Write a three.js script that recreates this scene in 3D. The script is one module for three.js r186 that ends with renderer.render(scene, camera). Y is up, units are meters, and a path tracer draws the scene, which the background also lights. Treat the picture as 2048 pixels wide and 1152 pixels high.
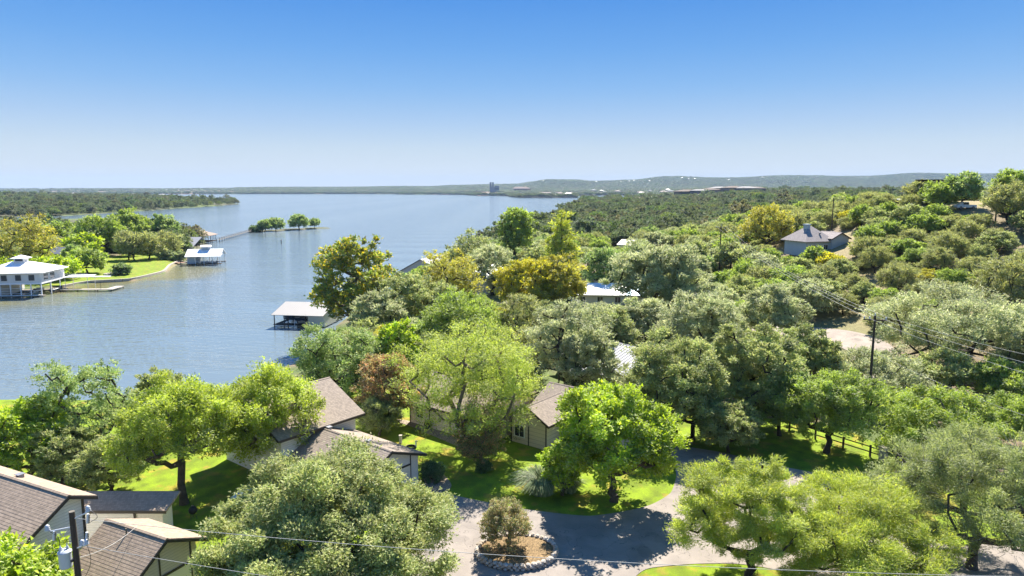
import * as THREE from 'three';
import { mergeGeometries } from 'three/addons/utils/BufferGeometryUtils.js';

// ---------------------------------------------------------------- camera, sky, sun, exposure
const scene = new THREE.Scene();
const camera = new THREE.PerspectiveCamera(45.67, 16 / 9, 0.5, 40000);   // a drone 30 m above the lake, tilted 8 degrees down
camera.position.set(0, 30, 0);
camera.rotation.x = -8.15 * Math.PI / 180;
const EXPOSURE = 2.95;
const renderer = new THREE.WebGLRenderer({ antialias: true });
renderer.toneMapping = THREE.LinearToneMapping;
renderer.toneMappingExposure = EXPOSURE;
renderer.shadowMap.enabled = true;
{ // clear sky: pale at the horizon, deep blue overhead
  const W = 64, H = 512, d = new Float32Array(W * H * 4);
  const lin = (c) => Math.pow(c / 255, 2.2) / EXPOSURE;
  const stops = [[-90, [218, 223, 230]], [0, [224, 230, 232]], [1.6, [219, 228, 233]], [3.3, [204, 221, 234]], [5.5, [173, 204, 238]], [8, [139, 187, 239]], [11, [110, 169, 236]], [15, [83, 149, 230]], [25, [74, 140, 224]], [45, [72, 136, 219]], [90, [72, 134, 215]]];
  for (let j = 0; j < H; j++) {
    const el = (j + 0.5) / H * 180 - 90;
    let k = 0; while (k < stops.length - 2 && el > stops[k + 1][0]) k++;
    const [e0, c0] = stops[k], [e1, c1] = stops[k + 1], t = Math.min(1, Math.max(0, (el - e0) / (e1 - e0)));
    for (let i = 0; i < W; i++) for (let c = 0; c < 4; c++) d[(j * W + i) * 4 + c] = c === 3 ? 1 : lin(c0[c] + (c1[c] - c0[c]) * t);
  }
  const t = new THREE.DataTexture(d, W, H, THREE.RGBAFormat, THREE.FloatType);
  t.mapping = THREE.EquirectangularReflectionMapping; t.magFilter = THREE.LinearFilter; t.needsUpdate = true;
  scene.background = t; scene.environment = t;
}
const sun = new THREE.DirectionalLight(new THREE.Color(1, 0.94, 0.83), 4.7);
sun.position.set(0.20 * 300, 1.02 * 300, -0.86 * 300);
sun.castShadow = true;
sun.shadow.mapSize.set(4096, 4096);
Object.assign(sun.shadow.camera, { left: -220, right: 220, top: 260, bottom: -60, near: 1, far: 1200 });
scene.add(sun, sun.target);
scene.fog = new THREE.FogExp2(0xaac8ee, 0.000045);

// ---------------------------------------------------------------- helpers
function rng(a) { return () => { a |= 0; a = a + 0x6D2B79F5 | 0; let t = Math.imul(a ^ a >>> 15, 1 | a); t = t + Math.imul(t ^ t >>> 7, 61 | t) ^ t; return ((t ^ t >>> 14) >>> 0) / 4294967296; }; }
const clamp = (x, a = 0, b = 1) => Math.min(b, Math.max(a, x)), lerp = (a, b, t) => a + (b - a) * t, smooth = (a, b, x) => { const t = clamp((x - a) / (b - a)); return t * t * (3 - 2 * t); };
const hash = (i, j, s = 0) => { let h = Math.imul(i, 374761393) + Math.imul(j, 668265263) + Math.imul(s, 2147483647 ^ 0x5bd1e995) | 0; h = Math.imul(h ^ h >>> 13, 1274126177); return ((h ^ h >>> 16) >>> 0) / 4294967296; };
function vnoise(x, y, s = 0, per = 0) {
  const i = Math.floor(x), j = Math.floor(y), fx = x - i, fy = y - j, u = fx * fx * (3 - 2 * fx), v = fy * fy * (3 - 2 * fy), m = (k) => per ? ((k % per) + per) % per : k;
  return lerp(lerp(hash(m(i), m(j), s), hash(m(i + 1), m(j), s), u), lerp(hash(m(i), m(j + 1), s), hash(m(i + 1), m(j + 1), s), u), v);
}
function fbm(x, y, o = 4, s = 0, per = 0) { let a = 0, w = 0.5, t = 0; for (let k = 0; k < o; k++) { a += w * vnoise(x, y, s + k, per); t += w; x *= 2; y *= 2; if (per) per *= 2; w *= 0.5; } return a / t; }
const used = new Map();
function numbered(name) { const n = used.get(name) ?? 0; used.set(name, n + 1); return n ? name + '_' + String(n).padStart(3, '0') : name; }
function tag(o, label, category, group, kind) { if (label) o.userData.label = label; if (category) o.userData.category = category; if (group) o.userData.group = group; if (kind) o.userData.kind = kind; return o; }
function thing(name, label, category, x, y, D, turn = 0, group) { const o = new THREE.Group(); o.name = numbered(name); o.position.set(x, y, -D); o.rotation.y = turn; tag(o, label, category, group); scene.add(o); return o; }
function part(parent, name, geo, mat) { const m = new THREE.Mesh(geo, mat); m.name = parent === scene ? numbered(name) : name; m.castShadow = m.receiveShadow = true; parent.add(m); return m; }
function structure(name, geo, mat) { const m = part(scene, name, geo, mat); m.userData.kind = 'structure'; return m; }
const std = (r, g, b, rough = 0.85, extra = {}) => new THREE.MeshStandardMaterial({ color: new THREE.Color().setRGB(r, g, b), roughness: rough, ...extra });
function texture(n, f, srgb = true, m = n) { // f(u, v, i, j) -> [r, g, b] in 0..1
  const d = new Uint8Array(n * m * 4);
  for (let j = 0; j < m; j++) for (let i = 0; i < n; i++) { const c = f((i + 0.5) / n, (j + 0.5) / m, i, j), k = (j * n + i) * 4; d[k] = clamp(c[0]) * 255; d[k + 1] = clamp(c[1]) * 255; d[k + 2] = clamp(c[2]) * 255; d[k + 3] = 255; }
  const t = new THREE.DataTexture(d, n, m, THREE.RGBAFormat); t.wrapS = t.wrapT = THREE.RepeatWrapping; t.magFilter = THREE.LinearFilter; t.minFilter = THREE.LinearMipmapLinearFilter; t.generateMipmaps = true;
  if (srgb) t.colorSpace = THREE.SRGBColorSpace; t.needsUpdate = true; return t;
}
const rep = (t, x, y = x) => { const c = t.clone(); c.repeat.set(x, y); c.needsUpdate = true; return c; };
function geom(pos, idx, uv, col, nor) {
  const g = new THREE.BufferGeometry();
  g.setAttribute('position', new THREE.BufferAttribute(pos instanceof Float32Array ? pos : new Float32Array(pos), 3));
  if (uv) g.setAttribute('uv', new THREE.BufferAttribute(new Float32Array(uv), 2));
  if (col) g.setAttribute('color', new THREE.BufferAttribute(col instanceof Float32Array ? col : new Float32Array(col), 3));
  if (nor) g.setAttribute('normal', new THREE.BufferAttribute(new Float32Array(nor), 3));
  if (idx) g.setIndex(new THREE.BufferAttribute(new Uint32Array(idx), 1));
  return g;
}
// a box from corner to corner, uv in metres
function box(x0, x1, y0, y1, z0, z1) {
  const g = new THREE.BoxGeometry(x1 - x0, y1 - y0, z1 - z0); g.translate((x0 + x1) / 2, (y0 + y1) / 2, (z0 + z1) / 2);
  const p = g.attributes.position, n = g.attributes.normal, uv = g.attributes.uv;
  for (let i = 0; i < p.count; i++) { const ax = Math.abs(n.getX(i)), ay = Math.abs(n.getY(i)); uv.setXY(i, ax > 0.5 ? p.getZ(i) : p.getX(i), ay > 0.5 ? p.getZ(i) : p.getY(i)); }
  return g;
}
// a prism: profile of [z, y] points swept along x from x0 to x1; uv = (x, metres along the profile)
function prism(profile, x0, x1) {
  const pos = [], uv = [], idx = [], n = profile.length;
  let area = 0; for (let i = 0; i < n; i++) { const [a, b] = profile[i], [c, d] = profile[(i + 1) % n]; area += a * d - c * b; }
  const P = area > 0 ? profile : profile.slice().reverse();
  let s = 0;
  for (let i = 0; i < n; i++) {
    const [z0, y0] = P[i], [z1, y1] = P[(i + 1) % n], l = Math.hypot(z1 - z0, y1 - y0), k = pos.length / 3;
    pos.push(x0, y0, z0, x1, y0, z0, x1, y1, z1, x0, y1, z1); uv.push(x0, s, x1, s, x1, s + l, x0, s + l); s += l;
    idx.push(k, k + 2, k + 1, k, k + 3, k + 2);
  }
  const tri = THREE.ShapeUtils.triangulateShape(P.map(([z, y]) => new THREE.Vector2(z, y)), []);
  for (const x of [x0, x1]) {
    const k = pos.length / 3; for (const [z, y] of P) { pos.push(x, y, z); uv.push(z, y); }
    for (const [a, b, c] of tri) x === x1 ? idx.push(k + a, k + c, k + b) : idx.push(k + a, k + b, k + c);
  }
  const g = geom(pos, idx, uv), f = g.toNonIndexed(); f.computeVertexNormals(); return f;
}
// a bar of square or round section between two points
function bar(a, b, r, sides = 4, r2 = r) {
  const va = new THREE.Vector3(...a), vb = new THREE.Vector3(...b), L = va.distanceTo(vb), g = new THREE.CylinderGeometry(r2, r, L, sides, 1);
  g.rotateY(Math.PI / 4); g.translate(0, L / 2, 0); g.applyQuaternion(new THREE.Quaternion().setFromUnitVectors(new THREE.Vector3(0, 1, 0), vb.clone().sub(va).normalize())); g.translate(...a);
  return sides <= 4 ? flat(g) : g;
}
const flat = (g) => { const f = g.toNonIndexed(); f.computeVertexNormals(); return f; };
function join(...list) { return mergeGeometries(list.flat().map((g) => { const f = g.index ? g.toNonIndexed() : g; if (!f.attributes.uv) f.setAttribute('uv', new THREE.BufferAttribute(new Float32Array(f.attributes.position.count * 2), 2)); return f; })); }
// a wire sagging between two points (x, y, D)
function wire(a, b, sag, r = 0.012) {
  const pts = []; for (let i = 0; i <= 24; i++) { const t = i / 24; pts.push(new THREE.Vector3(lerp(a[0], b[0], t), lerp(a[1], b[1], t) - sag * 4 * t * (1 - t), -lerp(a[2], b[2], t))); }
  return new THREE.TubeGeometry(new THREE.CatmullRomCurve3(pts), 48, r, 5);
}
// ---------------------------------------------------------------- the lie of the land: shores as [x, D] (D = metres ahead, z = -D)
const SHORES = [
  [[-900, -200], [-900, 70], [-200, 80], [-74, 86], [-56, 88], [-44, 97], [-36, 118], [-35, 140], [-38, 149], [-38, 163], [-33, 200], [-30, 245], [-24, 290], [-14, 360], [0, 440], [22, 560], [60, 800], [105, 1150], [158, 1600], [176, 1700], [260, 1830], [380, 2200], [520, 2800], [640, 3500], [600, 3900], [320, 3900], [300, 3300], [272, 2850], [255, 2770], [120, 2720], [30, 2750], [5, 2950], [-20, 3500], [-100, 3680], [-190, 3760], [-300, 4350], [-520, 4700], [-800, 4750], [-830, 5300], [-2007, 5300], [-2400, 5000], [-3600, 5400], [-9000, 7000], [-9000, 16000], [16000, 16000], [16000, -200]],
  [[-900, 100], [-165, 176], [-150, 190], [-146, 200], [-139.1, 209.7], [-137.4, 220.2], [-127.5, 226.5], [-127.4, 247.7], [-135.5, 269.6], [-143.3, 300], [-158, 340], [-172, 385], [-205, 430], [-262, 520], [-335, 640], [-430, 720], [-800, 640], [-900, 400]],
  [[-9000, 300], [-900, 640], [-700, 740], [-540, 780], [-524, 805], [-530, 870], [-536, 1019], [-547, 1100], [-560, 1300], [-586, 1490], [-640, 1580], [-820, 1800], [-1150, 2300], [-1550, 3000], [-2300, 4200], [-4000, 5000], [-9000, 6000]],
  [[-187, 490], [-168, 512], [-150, 536], [-144, 548], [-158, 548], [-180, 520], [-192, 498]],
];
const BOUNDS = SHORES.map((P) => P.reduce((b, [x, y]) => [Math.min(b[0], x), Math.max(b[1], x), Math.min(b[2], y), Math.max(b[3], y)], [1e9, -1e9, 1e9, -1e9]));
function shore(x, D) { // metres inside the land, negative on the lake
  let best = -1e9, which = 0;
  for (let k = 0; k < SHORES.length; k++) {
    const P = SHORES[k], b = BOUNDS[k], away = Math.hypot(Math.max(0, b[0] - x, x - b[1]), Math.max(0, b[2] - D, D - b[3])); if (k && (best > 0 || away > -best)) continue;
    let d2 = 1e18, inside = false;
    for (let i = 0, j = P.length - 1; i < P.length; j = i++) {
      const [x0, y0] = P[j], [x1, y1] = P[i], dx = x1 - x0, dy = y1 - y0, t = clamp(((x - x0) * dx + (D - y0) * dy) / (dx * dx + dy * dy)), ex = x - x0 - dx * t, ey = D - y0 - dy * t;
      d2 = Math.min(d2, ex * ex + ey * ey);
      if ((y1 > D) !== (y0 > D) && x < dx * (D - y1) / dy + x1) inside = !inside;
    }
    const s = Math.sqrt(d2) * (inside ? 1 : -1); if (s > best) { best = s; which = k; }
  }
  return [best, which];
}
const RIDGE = [[-9000, 34], [-4000, 40], [-2500, 52], [-900, 60], [-640, 74], [-210, 86], [-100, 84], [100, 90], [200, 108], [380, 132], [700, 130], [860, 118], [1250, 126], [1700, 164], [2350, 158], [2950, 182], [3700, 182], [4800, 206], [5600, 216], [9000, 235]];
function ridgeHeight(x) { let k = 0; while (k < RIDGE.length - 2 && x > RIDGE[k + 1][0]) k++; const [a, b] = [RIDGE[k], RIDGE[k + 1]]; return lerp(a[1], b[1], smooth(a[0], b[0], x)); }
function height(x, D) {
  const [s, k] = shore(x, D);
  if (s < 0) return Math.max(-3, 0.3 + s * 0.25);
  let h = k === 3 ? 0.5 + Math.min(0.4, s * 0.1) : k === 1 ? 0.62 + Math.min(1.6, s * 0.02) : k === 2 ? 0.4 + Math.min(3, s * 0.02) : 0.6 + Math.min(2.4, s * 0.12);
  if (k === 0) {
    h += 24 * smooth(76, 108, D) * Math.exp(-(((x - 130) / 62) ** 2) * (x > 130 ? 0.12 : 1) - (((D - 190) / (D > 190 ? 130 : 75)) ** 2));
    if (D > 250) h += smooth(250, 700, D) * smooth(60, 400, s) * (6 + 16 * fbm(x / 420, D / 420, 3, 7));
    if (D > 700) h += smooth(1500, 3200, D) * smooth(200, 1500, x) * 14;
    if (D > 4000) h = lerp(h, Math.max(h, ridgeHeight(x * 7500 / D) * (0.86 + 0.24 * fbm(x / 600, D / 600, 3, 3))), smooth(5200, 7600, D));
  } else if (k === 2) { h += smooth(30, 500, s) * 8 * fbm(x / 300, D / 300, 3, 9); h = lerp(h, ridgeHeight(x * 7500 / D), smooth(5600, 7600, D)); }
  return h;
}
const M = {};
{ // ground colours: turned earth, dry grass, green grass; a fine grain on top
  M.grain = texture(512, (u, v) => { const n = 0.72 + 0.28 * fbm(u * 16, v * 16, 5, 11, 16) + 0.25 * (hash(Math.floor(u * 512), Math.floor(v * 512), 5) - 0.5); return [n, n, n]; });
  M.land = new THREE.MeshStandardMaterial({ vertexColors: true, map: M.grain, bumpMap: M.grain, bumpScale: 0.06, roughness: 0.95 });
  const NA = 420, NR = 300, pos = [], uv = [], col = [], idx = [], R0 = 18, R1 = 13000;
  for (let j = 0; j <= NR; j++) for (let i = 0; i <= NA; i++) {
    const r = R0 * Math.pow(R1 / R0, j / NR), a = (i / NA - 0.5) * 2.35, x = Math.sin(a) * r, D = Math.cos(a) * r, h = height(x, D);
    pos.push(x, h, -D); uv.push(x / 6, D / 6);
    const n = fbm(x / 9, D / 9, 4, 21), m = fbm(x / 45, D / 45, 3, 33), w = fbm(x / 160, D / 160, 4, 5);
    const dry = [0.36, 0.29, 0.14], earth = [0.24, 0.18, 0.11], green = [0.12, 0.17, 0.035], litter = [0.105, 0.1, 0.05]; // leaf litter and weeds where the land is wooded
    const slope = smooth(38, 75, x) * smooth(80, 125, D) * smooth(330, 260, D) * smooth(230, 180, x), wooded = Math.max(smooth(300, 340, D), smooth(-150, -200, x) * smooth(300, 320, D)) * (1 - slope);
    const c = [0, 1, 2].map((q) => lerp(lerp(lerp(green[q], earth[q], smooth(0.42, 0.6, n)), lerp(dry[q], earth[q], smooth(0.5, 0.68, n)), Math.max(slope, smooth(0.55, 0.7, m) * 0.5)), lerp(litter[q], green[q], smooth(0.45, 0.65, w)), wooded));
    if (D > 3000 && x < 300 && fbm(x / 120, D / 500, 3, 77) > 0.62) { c[0] = 0.3; c[1] = 0.2; c[2] = 0.13; } // bare red granite
    col.push(...c);
    if (j < NR && i < NA) { const k = j * (NA + 1) + i; idx.push(k, k + 1, k + NA + 1, k + 1, k + NA + 2, k + NA + 1); }
  }
  const g = geom(pos, idx, uv, col); g.computeVertexNormals(); structure('ground', g, M.land);
}
{ // the lake, ruffled in streaks by a light breeze; silty in the shallows of the bay
  const N = 2048, wave = texture(N, (u, v) => {
    let h = 0; for (const [fx, fy, a] of [[7, 26, 0.5], [-11, 41, 0.42], [19, 63, 0.34], [-25, 91, 0.28], [37, 139, 0.22], [-61, 193, 0.16], [97, 271, 0.11]]) h += a * Math.sin(2 * Math.PI * (fx * u + fy * v) + 5 * vnoise(u * 14, v * 14, fx + 50, 14));
    const breeze = 0.35 + 0.9 * smooth(0.3, 0.7, fbm(u * 3, v * 12, 4, 71, 3));
    h = 0.5 + breeze * (0.17 * h + 0.3 * (fbm(u * 96, v * 160, 3, 61, 32) - 0.5)); return [h, h, h];
  }, false);
  M.water = new THREE.MeshPhysicalMaterial({ vertexColors: true, roughness: 0.1, ior: 1.33, bumpMap: rep(wave, 1 / 140), bumpScale: 0.21 });
  const pos = [], uv = [], idx = [], col = [], xs = [-16000, -4000, -1000, -400], zs = [-200, 0, 50];
  for (let x = -260; x <= 0; x += 5) xs.push(x); for (let D = 80; D <= 330; D += 5) zs.push(D); xs.push(300, 1000, 4000); zs.push(500, 900, 1600, 3200, 7000);
  const deep = [0.135, 0.175, 0.2], silt = [0.19, 0.175, 0.075];
  zs.forEach((D, j) => xs.forEach((x, i) => {
    const t = D > 330 || D < 100 || x < -260 || x > -60 ? 0 : smooth(0.3, 0.62, Math.exp(shore(x, D)[0] / 26) * 0.8 + 0.55 * (fbm(x / 24, D / 16, 4, 15) - 0.4)) * smooth(330, 230, D) * smooth(-70, -110, x);
    pos.push(x, 0, -D); uv.push(x, D); col.push(...deep.map((c, q) => lerp(c, silt[q], t)));
    if (i < xs.length - 1 && j < zs.length - 1) { const k = j * xs.length + i, q = k + xs.length; idx.push(k, k + 1, q, k + 1, q + 1, q); }
  }));
  const g = geom(pos, idx, uv, col); g.computeVertexNormals(); structure('lake_water', g, M.water);
}
// ---------------------------------------------------------------- trees: limbs that reach out to leafy clumps, every leaf a folded blade of its own
const leafMat = (gloss, through = 0.45) => new THREE.MeshPhysicalMaterial({ vertexColors: true, color: 0xffffff, roughness: 0.94, transmission: through, thickness: 0, clearcoat: gloss, clearcoatRoughness: 0.5, ior: 1.4, side: THREE.DoubleSide });
M.leafGlossy = leafMat(0.1, 0.5); M.leafSoft = leafMat(0.05, 0.58);
M.bark = texture(256, (u, v) => { const n = 0.55 + 0.45 * fbm(u * 24, v * 6, 4, 91, 6) * (0.7 + 0.5 * vnoise(u * 40, v * 8, 3, 8)); return [n, n * 0.97, n * 0.93]; });
M.barkDark = std(0.085, 0.07, 0.058, 0.95, { map: M.bark, bumpMap: M.bark, bumpScale: 0.05 });
M.barkPale = std(0.3, 0.25, 0.2, 0.95, { map: M.bark, bumpMap: M.bark, bumpScale: 0.05 });
M.barkGrey = std(0.17, 0.145, 0.125, 0.95, { map: M.bark, bumpMap: M.bark, bumpScale: 0.05 });
// colours of the leaves of each kind, a few hues mixed leaf by leaf; blade length and width
const KINDS = {
  oak: { hues: [[0.192, 0.215, 0.065], [0.141, 0.177, 0.046], [0.235, 0.233, 0.083]], len: 0.34, wid: 0.17, mat: 'leafGlossy', bark: 'barkDark', flat: 0.7, clump: 0.21, cover: 3.2, fork: 0.25 },
  evergreen: { hues: [[0.17, 0.222, 0.058], [0.125, 0.185, 0.042], [0.215, 0.245, 0.078]], len: 0.34, wid: 0.17, mat: 'leafGlossy', bark: 'barkDark', flat: 0.75, clump: 0.22, cover: 3.0, fork: 0.25 },
  silver: { hues: [[0.217, 0.235, 0.106], [0.16, 0.188, 0.075], [0.304, 0.302, 0.159]], len: 0.36, wid: 0.15, mat: 'leafGlossy', bark: 'barkDark', flat: 0.65, clump: 0.22, cover: 2.8, fork: 0.3 },
  lime: { hues: [[0.2, 0.26, 0.01], [0.15, 0.21, 0.01], [0.27, 0.32, 0.015]], len: 0.46, wid: 0.3, mat: 'leafSoft', bark: 'barkGrey', flat: 0.9, clump: 0.23, cover: 3, fork: 0.14, low: -0.5, mid: 0.46 },
  elm: { hues: [[0.23, 0.27, 0.03], [0.17, 0.22, 0.028], [0.3, 0.33, 0.06]], len: 0.3, wid: 0.13, mat: 'leafSoft', bark: 'barkPale', flat: 0.75, clump: 0.23, cover: 2.7, fork: 0.2 },
  green: { hues: [[0.155, 0.205, 0.025], [0.12, 0.165, 0.02], [0.215, 0.26, 0.04]], len: 0.33, wid: 0.17, mat: 'leafSoft', bark: 'barkDark', flat: 0.8, clump: 0.24, cover: 2.4, fork: 0.26 },
  feather: { hues: [[0.22, 0.26, 0.025], [0.16, 0.2, 0.025], [0.3, 0.31, 0.03]], len: 0.42, wid: 0.07, mat: 'leafSoft', bark: 'barkDark', flat: 0.6, clump: 0.25, cover: 2.3, fork: 0.24, mid: 0.46 },
  mesquite: { hues: [[0.171, 0.184, 0.05], [0.131, 0.152, 0.045], [0.221, 0.212, 0.06]], len: 0.46, wid: 0.1, mat: 'leafSoft', bark: 'barkDark', flat: 0.65, clump: 0.23, cover: 1.5, fork: 0.22 },
  gold: { hues: [[0.27, 0.25, 0.01], [0.2, 0.205, 0.014], [0.35, 0.31, 0.015]], len: 0.32, wid: 0.14, mat: 'leafSoft', bark: 'barkDark', flat: 0.75, clump: 0.24, cover: 2.4, fork: 0.2 },
  sycamore: { hues: [[0.17, 0.2, 0.0216], [0.106, 0.15, 0.0216], [0.382, 0.29, 0.0144]], len: 0.42, wid: 0.3, mat: 'leafSoft', bark: 'barkPale', flat: 0.9, clump: 0.19, cover: 2.2, fork: 0.2 },
  rust: { hues: [[0.201, 0.16, 0.0504], [0.286, 0.15, 0.0648], [0.127, 0.13, 0.036]], len: 0.3, wid: 0.15, mat: 'leafSoft', bark: 'barkGrey', flat: 0.9, clump: 0.23, cover: 2, fork: 0.2 },
  myrtle: { hues: [[0.138, 0.15, 0.0432], [0.0954, 0.11, 0.036], [0.318, 0.15, 0.072]], len: 0.2, wid: 0.1, mat: 'leafSoft', bark: 'barkPale', flat: 0.9, clump: 0.22, cover: 1.8, fork: 0.22 },
  cedar: { hues: [[0.159, 0.185, 0.054], [0.117, 0.145, 0.0432], [0.212, 0.23, 0.0648]], len: 0.4, wid: 0.085, mat: 'leafSoft', bark: 'barkGrey', flat: 0.9, clump: 0.23, cover: 3.6, fork: 0.25, twigs: true },
  compound: { hues: [[0.16, 0.21, 0.02], [0.11, 0.16, 0.015], [0.25, 0.28, 0.03]], len: 0.5, wid: 0.13, mat: 'leafSoft', bark: 'barkGrey', flat: 0.6, clump: 0.24, cover: 2.2, fork: 0.3, droop: true },
  cypress: { hues: [[0.233, 0.26, 0.0216], [0.17, 0.21, 0.0216], [0.318, 0.31, 0.0288]], len: 0.4, wid: 0.13, mat: 'leafSoft', bark: 'barkGrey', flat: 0.45, clump: 0.24, cover: 2.2, fork: 0.12, conic: true },
};
function makeTree(kind, h, w, seed, opt = {}) { // a Group with trunk and crown, foot at the origin
  const K = { ...KINDS[kind], ...opt }, r = rng(seed * 7919 + 17), R = w / 2, base = h * K.fork * 0.62, ry = (h - base) / 2, cy = base + (h - base) * (K.mid ?? 0.4), scale = opt.leaf ?? 1;
  const rc = R * K.clump * (opt.big ?? 1) * 1.15, clumps = [];
  const want = opt.clumps ?? Math.round(clamp(0.85 * (R * R * 2 + R * ry * 2.4) / (rc * rc), 16, 150));
  for (let n = 0, tries = 0; n < want && tries < 6000; tries++) {
    const a = r() * 6.2832, e = Math.asin(lerp(K.low ?? -0.66, 1, r())), f = 0.55 + 0.45 * Math.sqrt(r()), lob = 0.74 + 0.42 * vnoise(Math.cos(a) * 2.2 + 9, Math.sin(a) * 2.2 + e * 1.8 + 9, seed);
    let x = Math.cos(a) * Math.cos(e) * f * lob, z = Math.sin(a) * Math.cos(e) * f * lob, y = Math.sin(e) * f * lob;
    let X = x * (R - rc * 0.5), Y = cy + y * (y > 0 ? h - cy - rc * 0.4 * K.flat : cy - base - rc * 0.2 * K.flat), Z = z * (R - rc * 0.5);
    if (K.conic) { const t = (Y - base) / (h - base), q = Math.max(0.06, 1.05 - t); X *= q / Math.max(0.35, Math.cos(e)); Z *= q / Math.max(0.35, Math.cos(e)); const rr = Math.hypot(X, Z), lim = R * q; if (rr > lim) { X *= lim / rr; Z *= lim / rr; } }
    if (clumps.some((c) => Math.hypot(c.x - X, (c.y - Y) * 1.25, c.z - Z) < rc * 0.95)) { if (tries < 4200) continue; }
    clumps.push({ x: X, y: Math.min(Y, h - rc * K.flat * 0.7), z: Z, r: rc * (0.75 + 0.5 * r()), t: r() }); n++;
  }
  // skeleton: nodes joined to their parent
  const lean = [(r() - 0.5) * 0.16 * h, (r() - 0.5) * 0.16 * h], nodes = [{ x: 0, y: -0.15, z: 0, p: -1 }], fork = h * K.fork;
  for (let k = 1; k <= 4; k++) nodes.push({ x: lean[0] * (k / 4) ** 1.5 * 0.6 + (r() - 0.5) * 0.04 * h, y: fork * k / 4, z: lean[1] * (k / 4) ** 1.5 * 0.6 + (r() - 0.5) * 0.04 * h, p: k - 1 });
  if (K.conic) for (let k = 1; k <= 8; k++) nodes.push({ x: nodes[4].x * (1 - k / 8), y: fork + (h * 0.94 - fork) * k / 8, z: nodes[4].z * (1 - k / 8), p: nodes.length - 1 });
  const top = nodes[4];
  clumps.sort((a, b) => Math.hypot(a.x - top.x, a.y - top.y, a.z - top.z) - Math.hypot(b.x - top.x, b.y - top.y, b.z - top.z));
  for (const c of clumps) {
    let best = 4, cost = 1e9;
    for (let k = 4; k < nodes.length; k++) { const n = nodes[k], d = Math.hypot(c.x - n.x, c.y - n.y, c.z - n.z) + Math.max(0, n.y - c.y) * (K.conic ? 3 : 1.4) + (n.deep ?? 0) * R * 0.03; if (d < cost) { cost = d; best = k; } }
    const n = nodes[best], m = Math.max(2, Math.min(5, Math.round(cost / (R * 0.22)))); let prev = best;
    for (let k = 1; k <= m; k++) {
      const t = k / m, j = (k < m ? 1 : 0.2) * R * 0.06, sag = Math.sin(t * Math.PI) * R * 0.06;
      nodes.push({ x: lerp(n.x, c.x, t) + (r() - 0.5) * j * 2, y: lerp(n.y, c.y, t) - sag + (r() - 0.5) * j, z: lerp(n.z, c.z, t) + (r() - 0.5) * j * 2, p: prev, deep: (n.deep ?? 0) + 1 }); prev = nodes.length - 1;
    }
  }
  const weight = new Float32Array(nodes.length);
  for (let k = nodes.length - 1; k > 0; k--) { if (!weight[k]) weight[k] = 1; weight[nodes[k].p] += weight[k]; }
  const trunkR = opt.trunk ?? 0.021 * h + 0.009 * w, rad = (k) => Math.max(0.012 * scale, trunkR * Math.pow(weight[k] / weight[0], 0.46)) * (k === 0 ? 1.45 : 1);
  const bp = [], bn = [], bu = [], bi = [], S = opt.sides ?? 6;
  for (let k = 1; k < nodes.length; k++) {
    const n = nodes[k], q = nodes[n.p], d = new THREE.Vector3(n.x - q.x, n.y - q.y, n.z - q.z), L = d.length(); if (L < 1e-4) continue; d.divideScalar(L);
    const a = Math.abs(d.y) < 0.9 ? new THREE.Vector3(0, 1, 0).cross(d).normalize() : new THREE.Vector3(1, 0, 0).cross(d).normalize(), b = d.clone().cross(a), k0 = bp.length / 3, ra = Math.min(rad(n.p), k > 4 ? rad(k) * 1.5 : 9), rb = rad(k);
    for (let s = 0; s <= S; s++) { const t = s / S * 6.2832, cx = Math.cos(t), sx = Math.sin(t), nx = a.x * cx + b.x * sx, ny = a.y * cx + b.y * sx, nz = a.z * cx + b.z * sx; bp.push(q.x + nx * ra, q.y + ny * ra, q.z + nz * ra, n.x + nx * rb + d.x * rb * 0.4, n.y + ny * rb + d.y * rb * 0.4, n.z + nz * rb + d.z * rb * 0.4); bn.push(nx, ny, nz, nx, ny, nz); bu.push(s / S * 2, q.y, s / S * 2, q.y + L); if (s < S) { const i = k0 + s * 2; bi.push(i, i + 2, i + 1, i + 1, i + 2, i + 3); } }
  }
  const trunkGeo = geom(bp, bi, bu, null, bn);
  // leaves
  const len = K.len * scale, wid = K.wid * scale, area = 4 * Math.PI * clumps.reduce((s, c) => s + c.r * c.r * (0.4 + 0.6 * K.flat), 0);
  const total = Math.min(opt.most ?? 60000, Math.round(K.cover * (opt.dense ?? 1) * area / (len * wid * 0.55) * 0.42));
  const V = opt.blade ?? 3, P = new Float32Array(total * V * 3), C = new Float32Array(total * V * 3), I = new Uint32Array(total * (V - 2) * 3), sumA = clumps.reduce((s, c) => s + c.r * c.r, 0);
  let n = 0;
  const gauss = () => r() + r() + r() - 1.5;
  for (const c of clumps) { // each clump is a handful of sprays, each spray a tuft of leaves
    const m = Math.round(total * c.r * c.r / sumA), tint = 0.8 + 0.4 * r(), lift = r(), sprays = [];
    const count = 7 + Math.floor(r() * 5);
    for (let k = 0; k < count; k++) {
      let dx = gauss(), dy = gauss() + 0.25, dz = gauss(), l = Math.hypot(dx, dy, dz) || 1; dx /= l; dy /= l; dz /= l;
      const out = c.r * (0.45 + 0.6 * r());
      sprays.push([c.x + dx * out, c.y + dy * out * K.flat, c.z + dz * out, dx, dy, dz, c.r * (0.3 + 0.32 * r()), 0.85 + 0.3 * r()]);
    }
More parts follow.
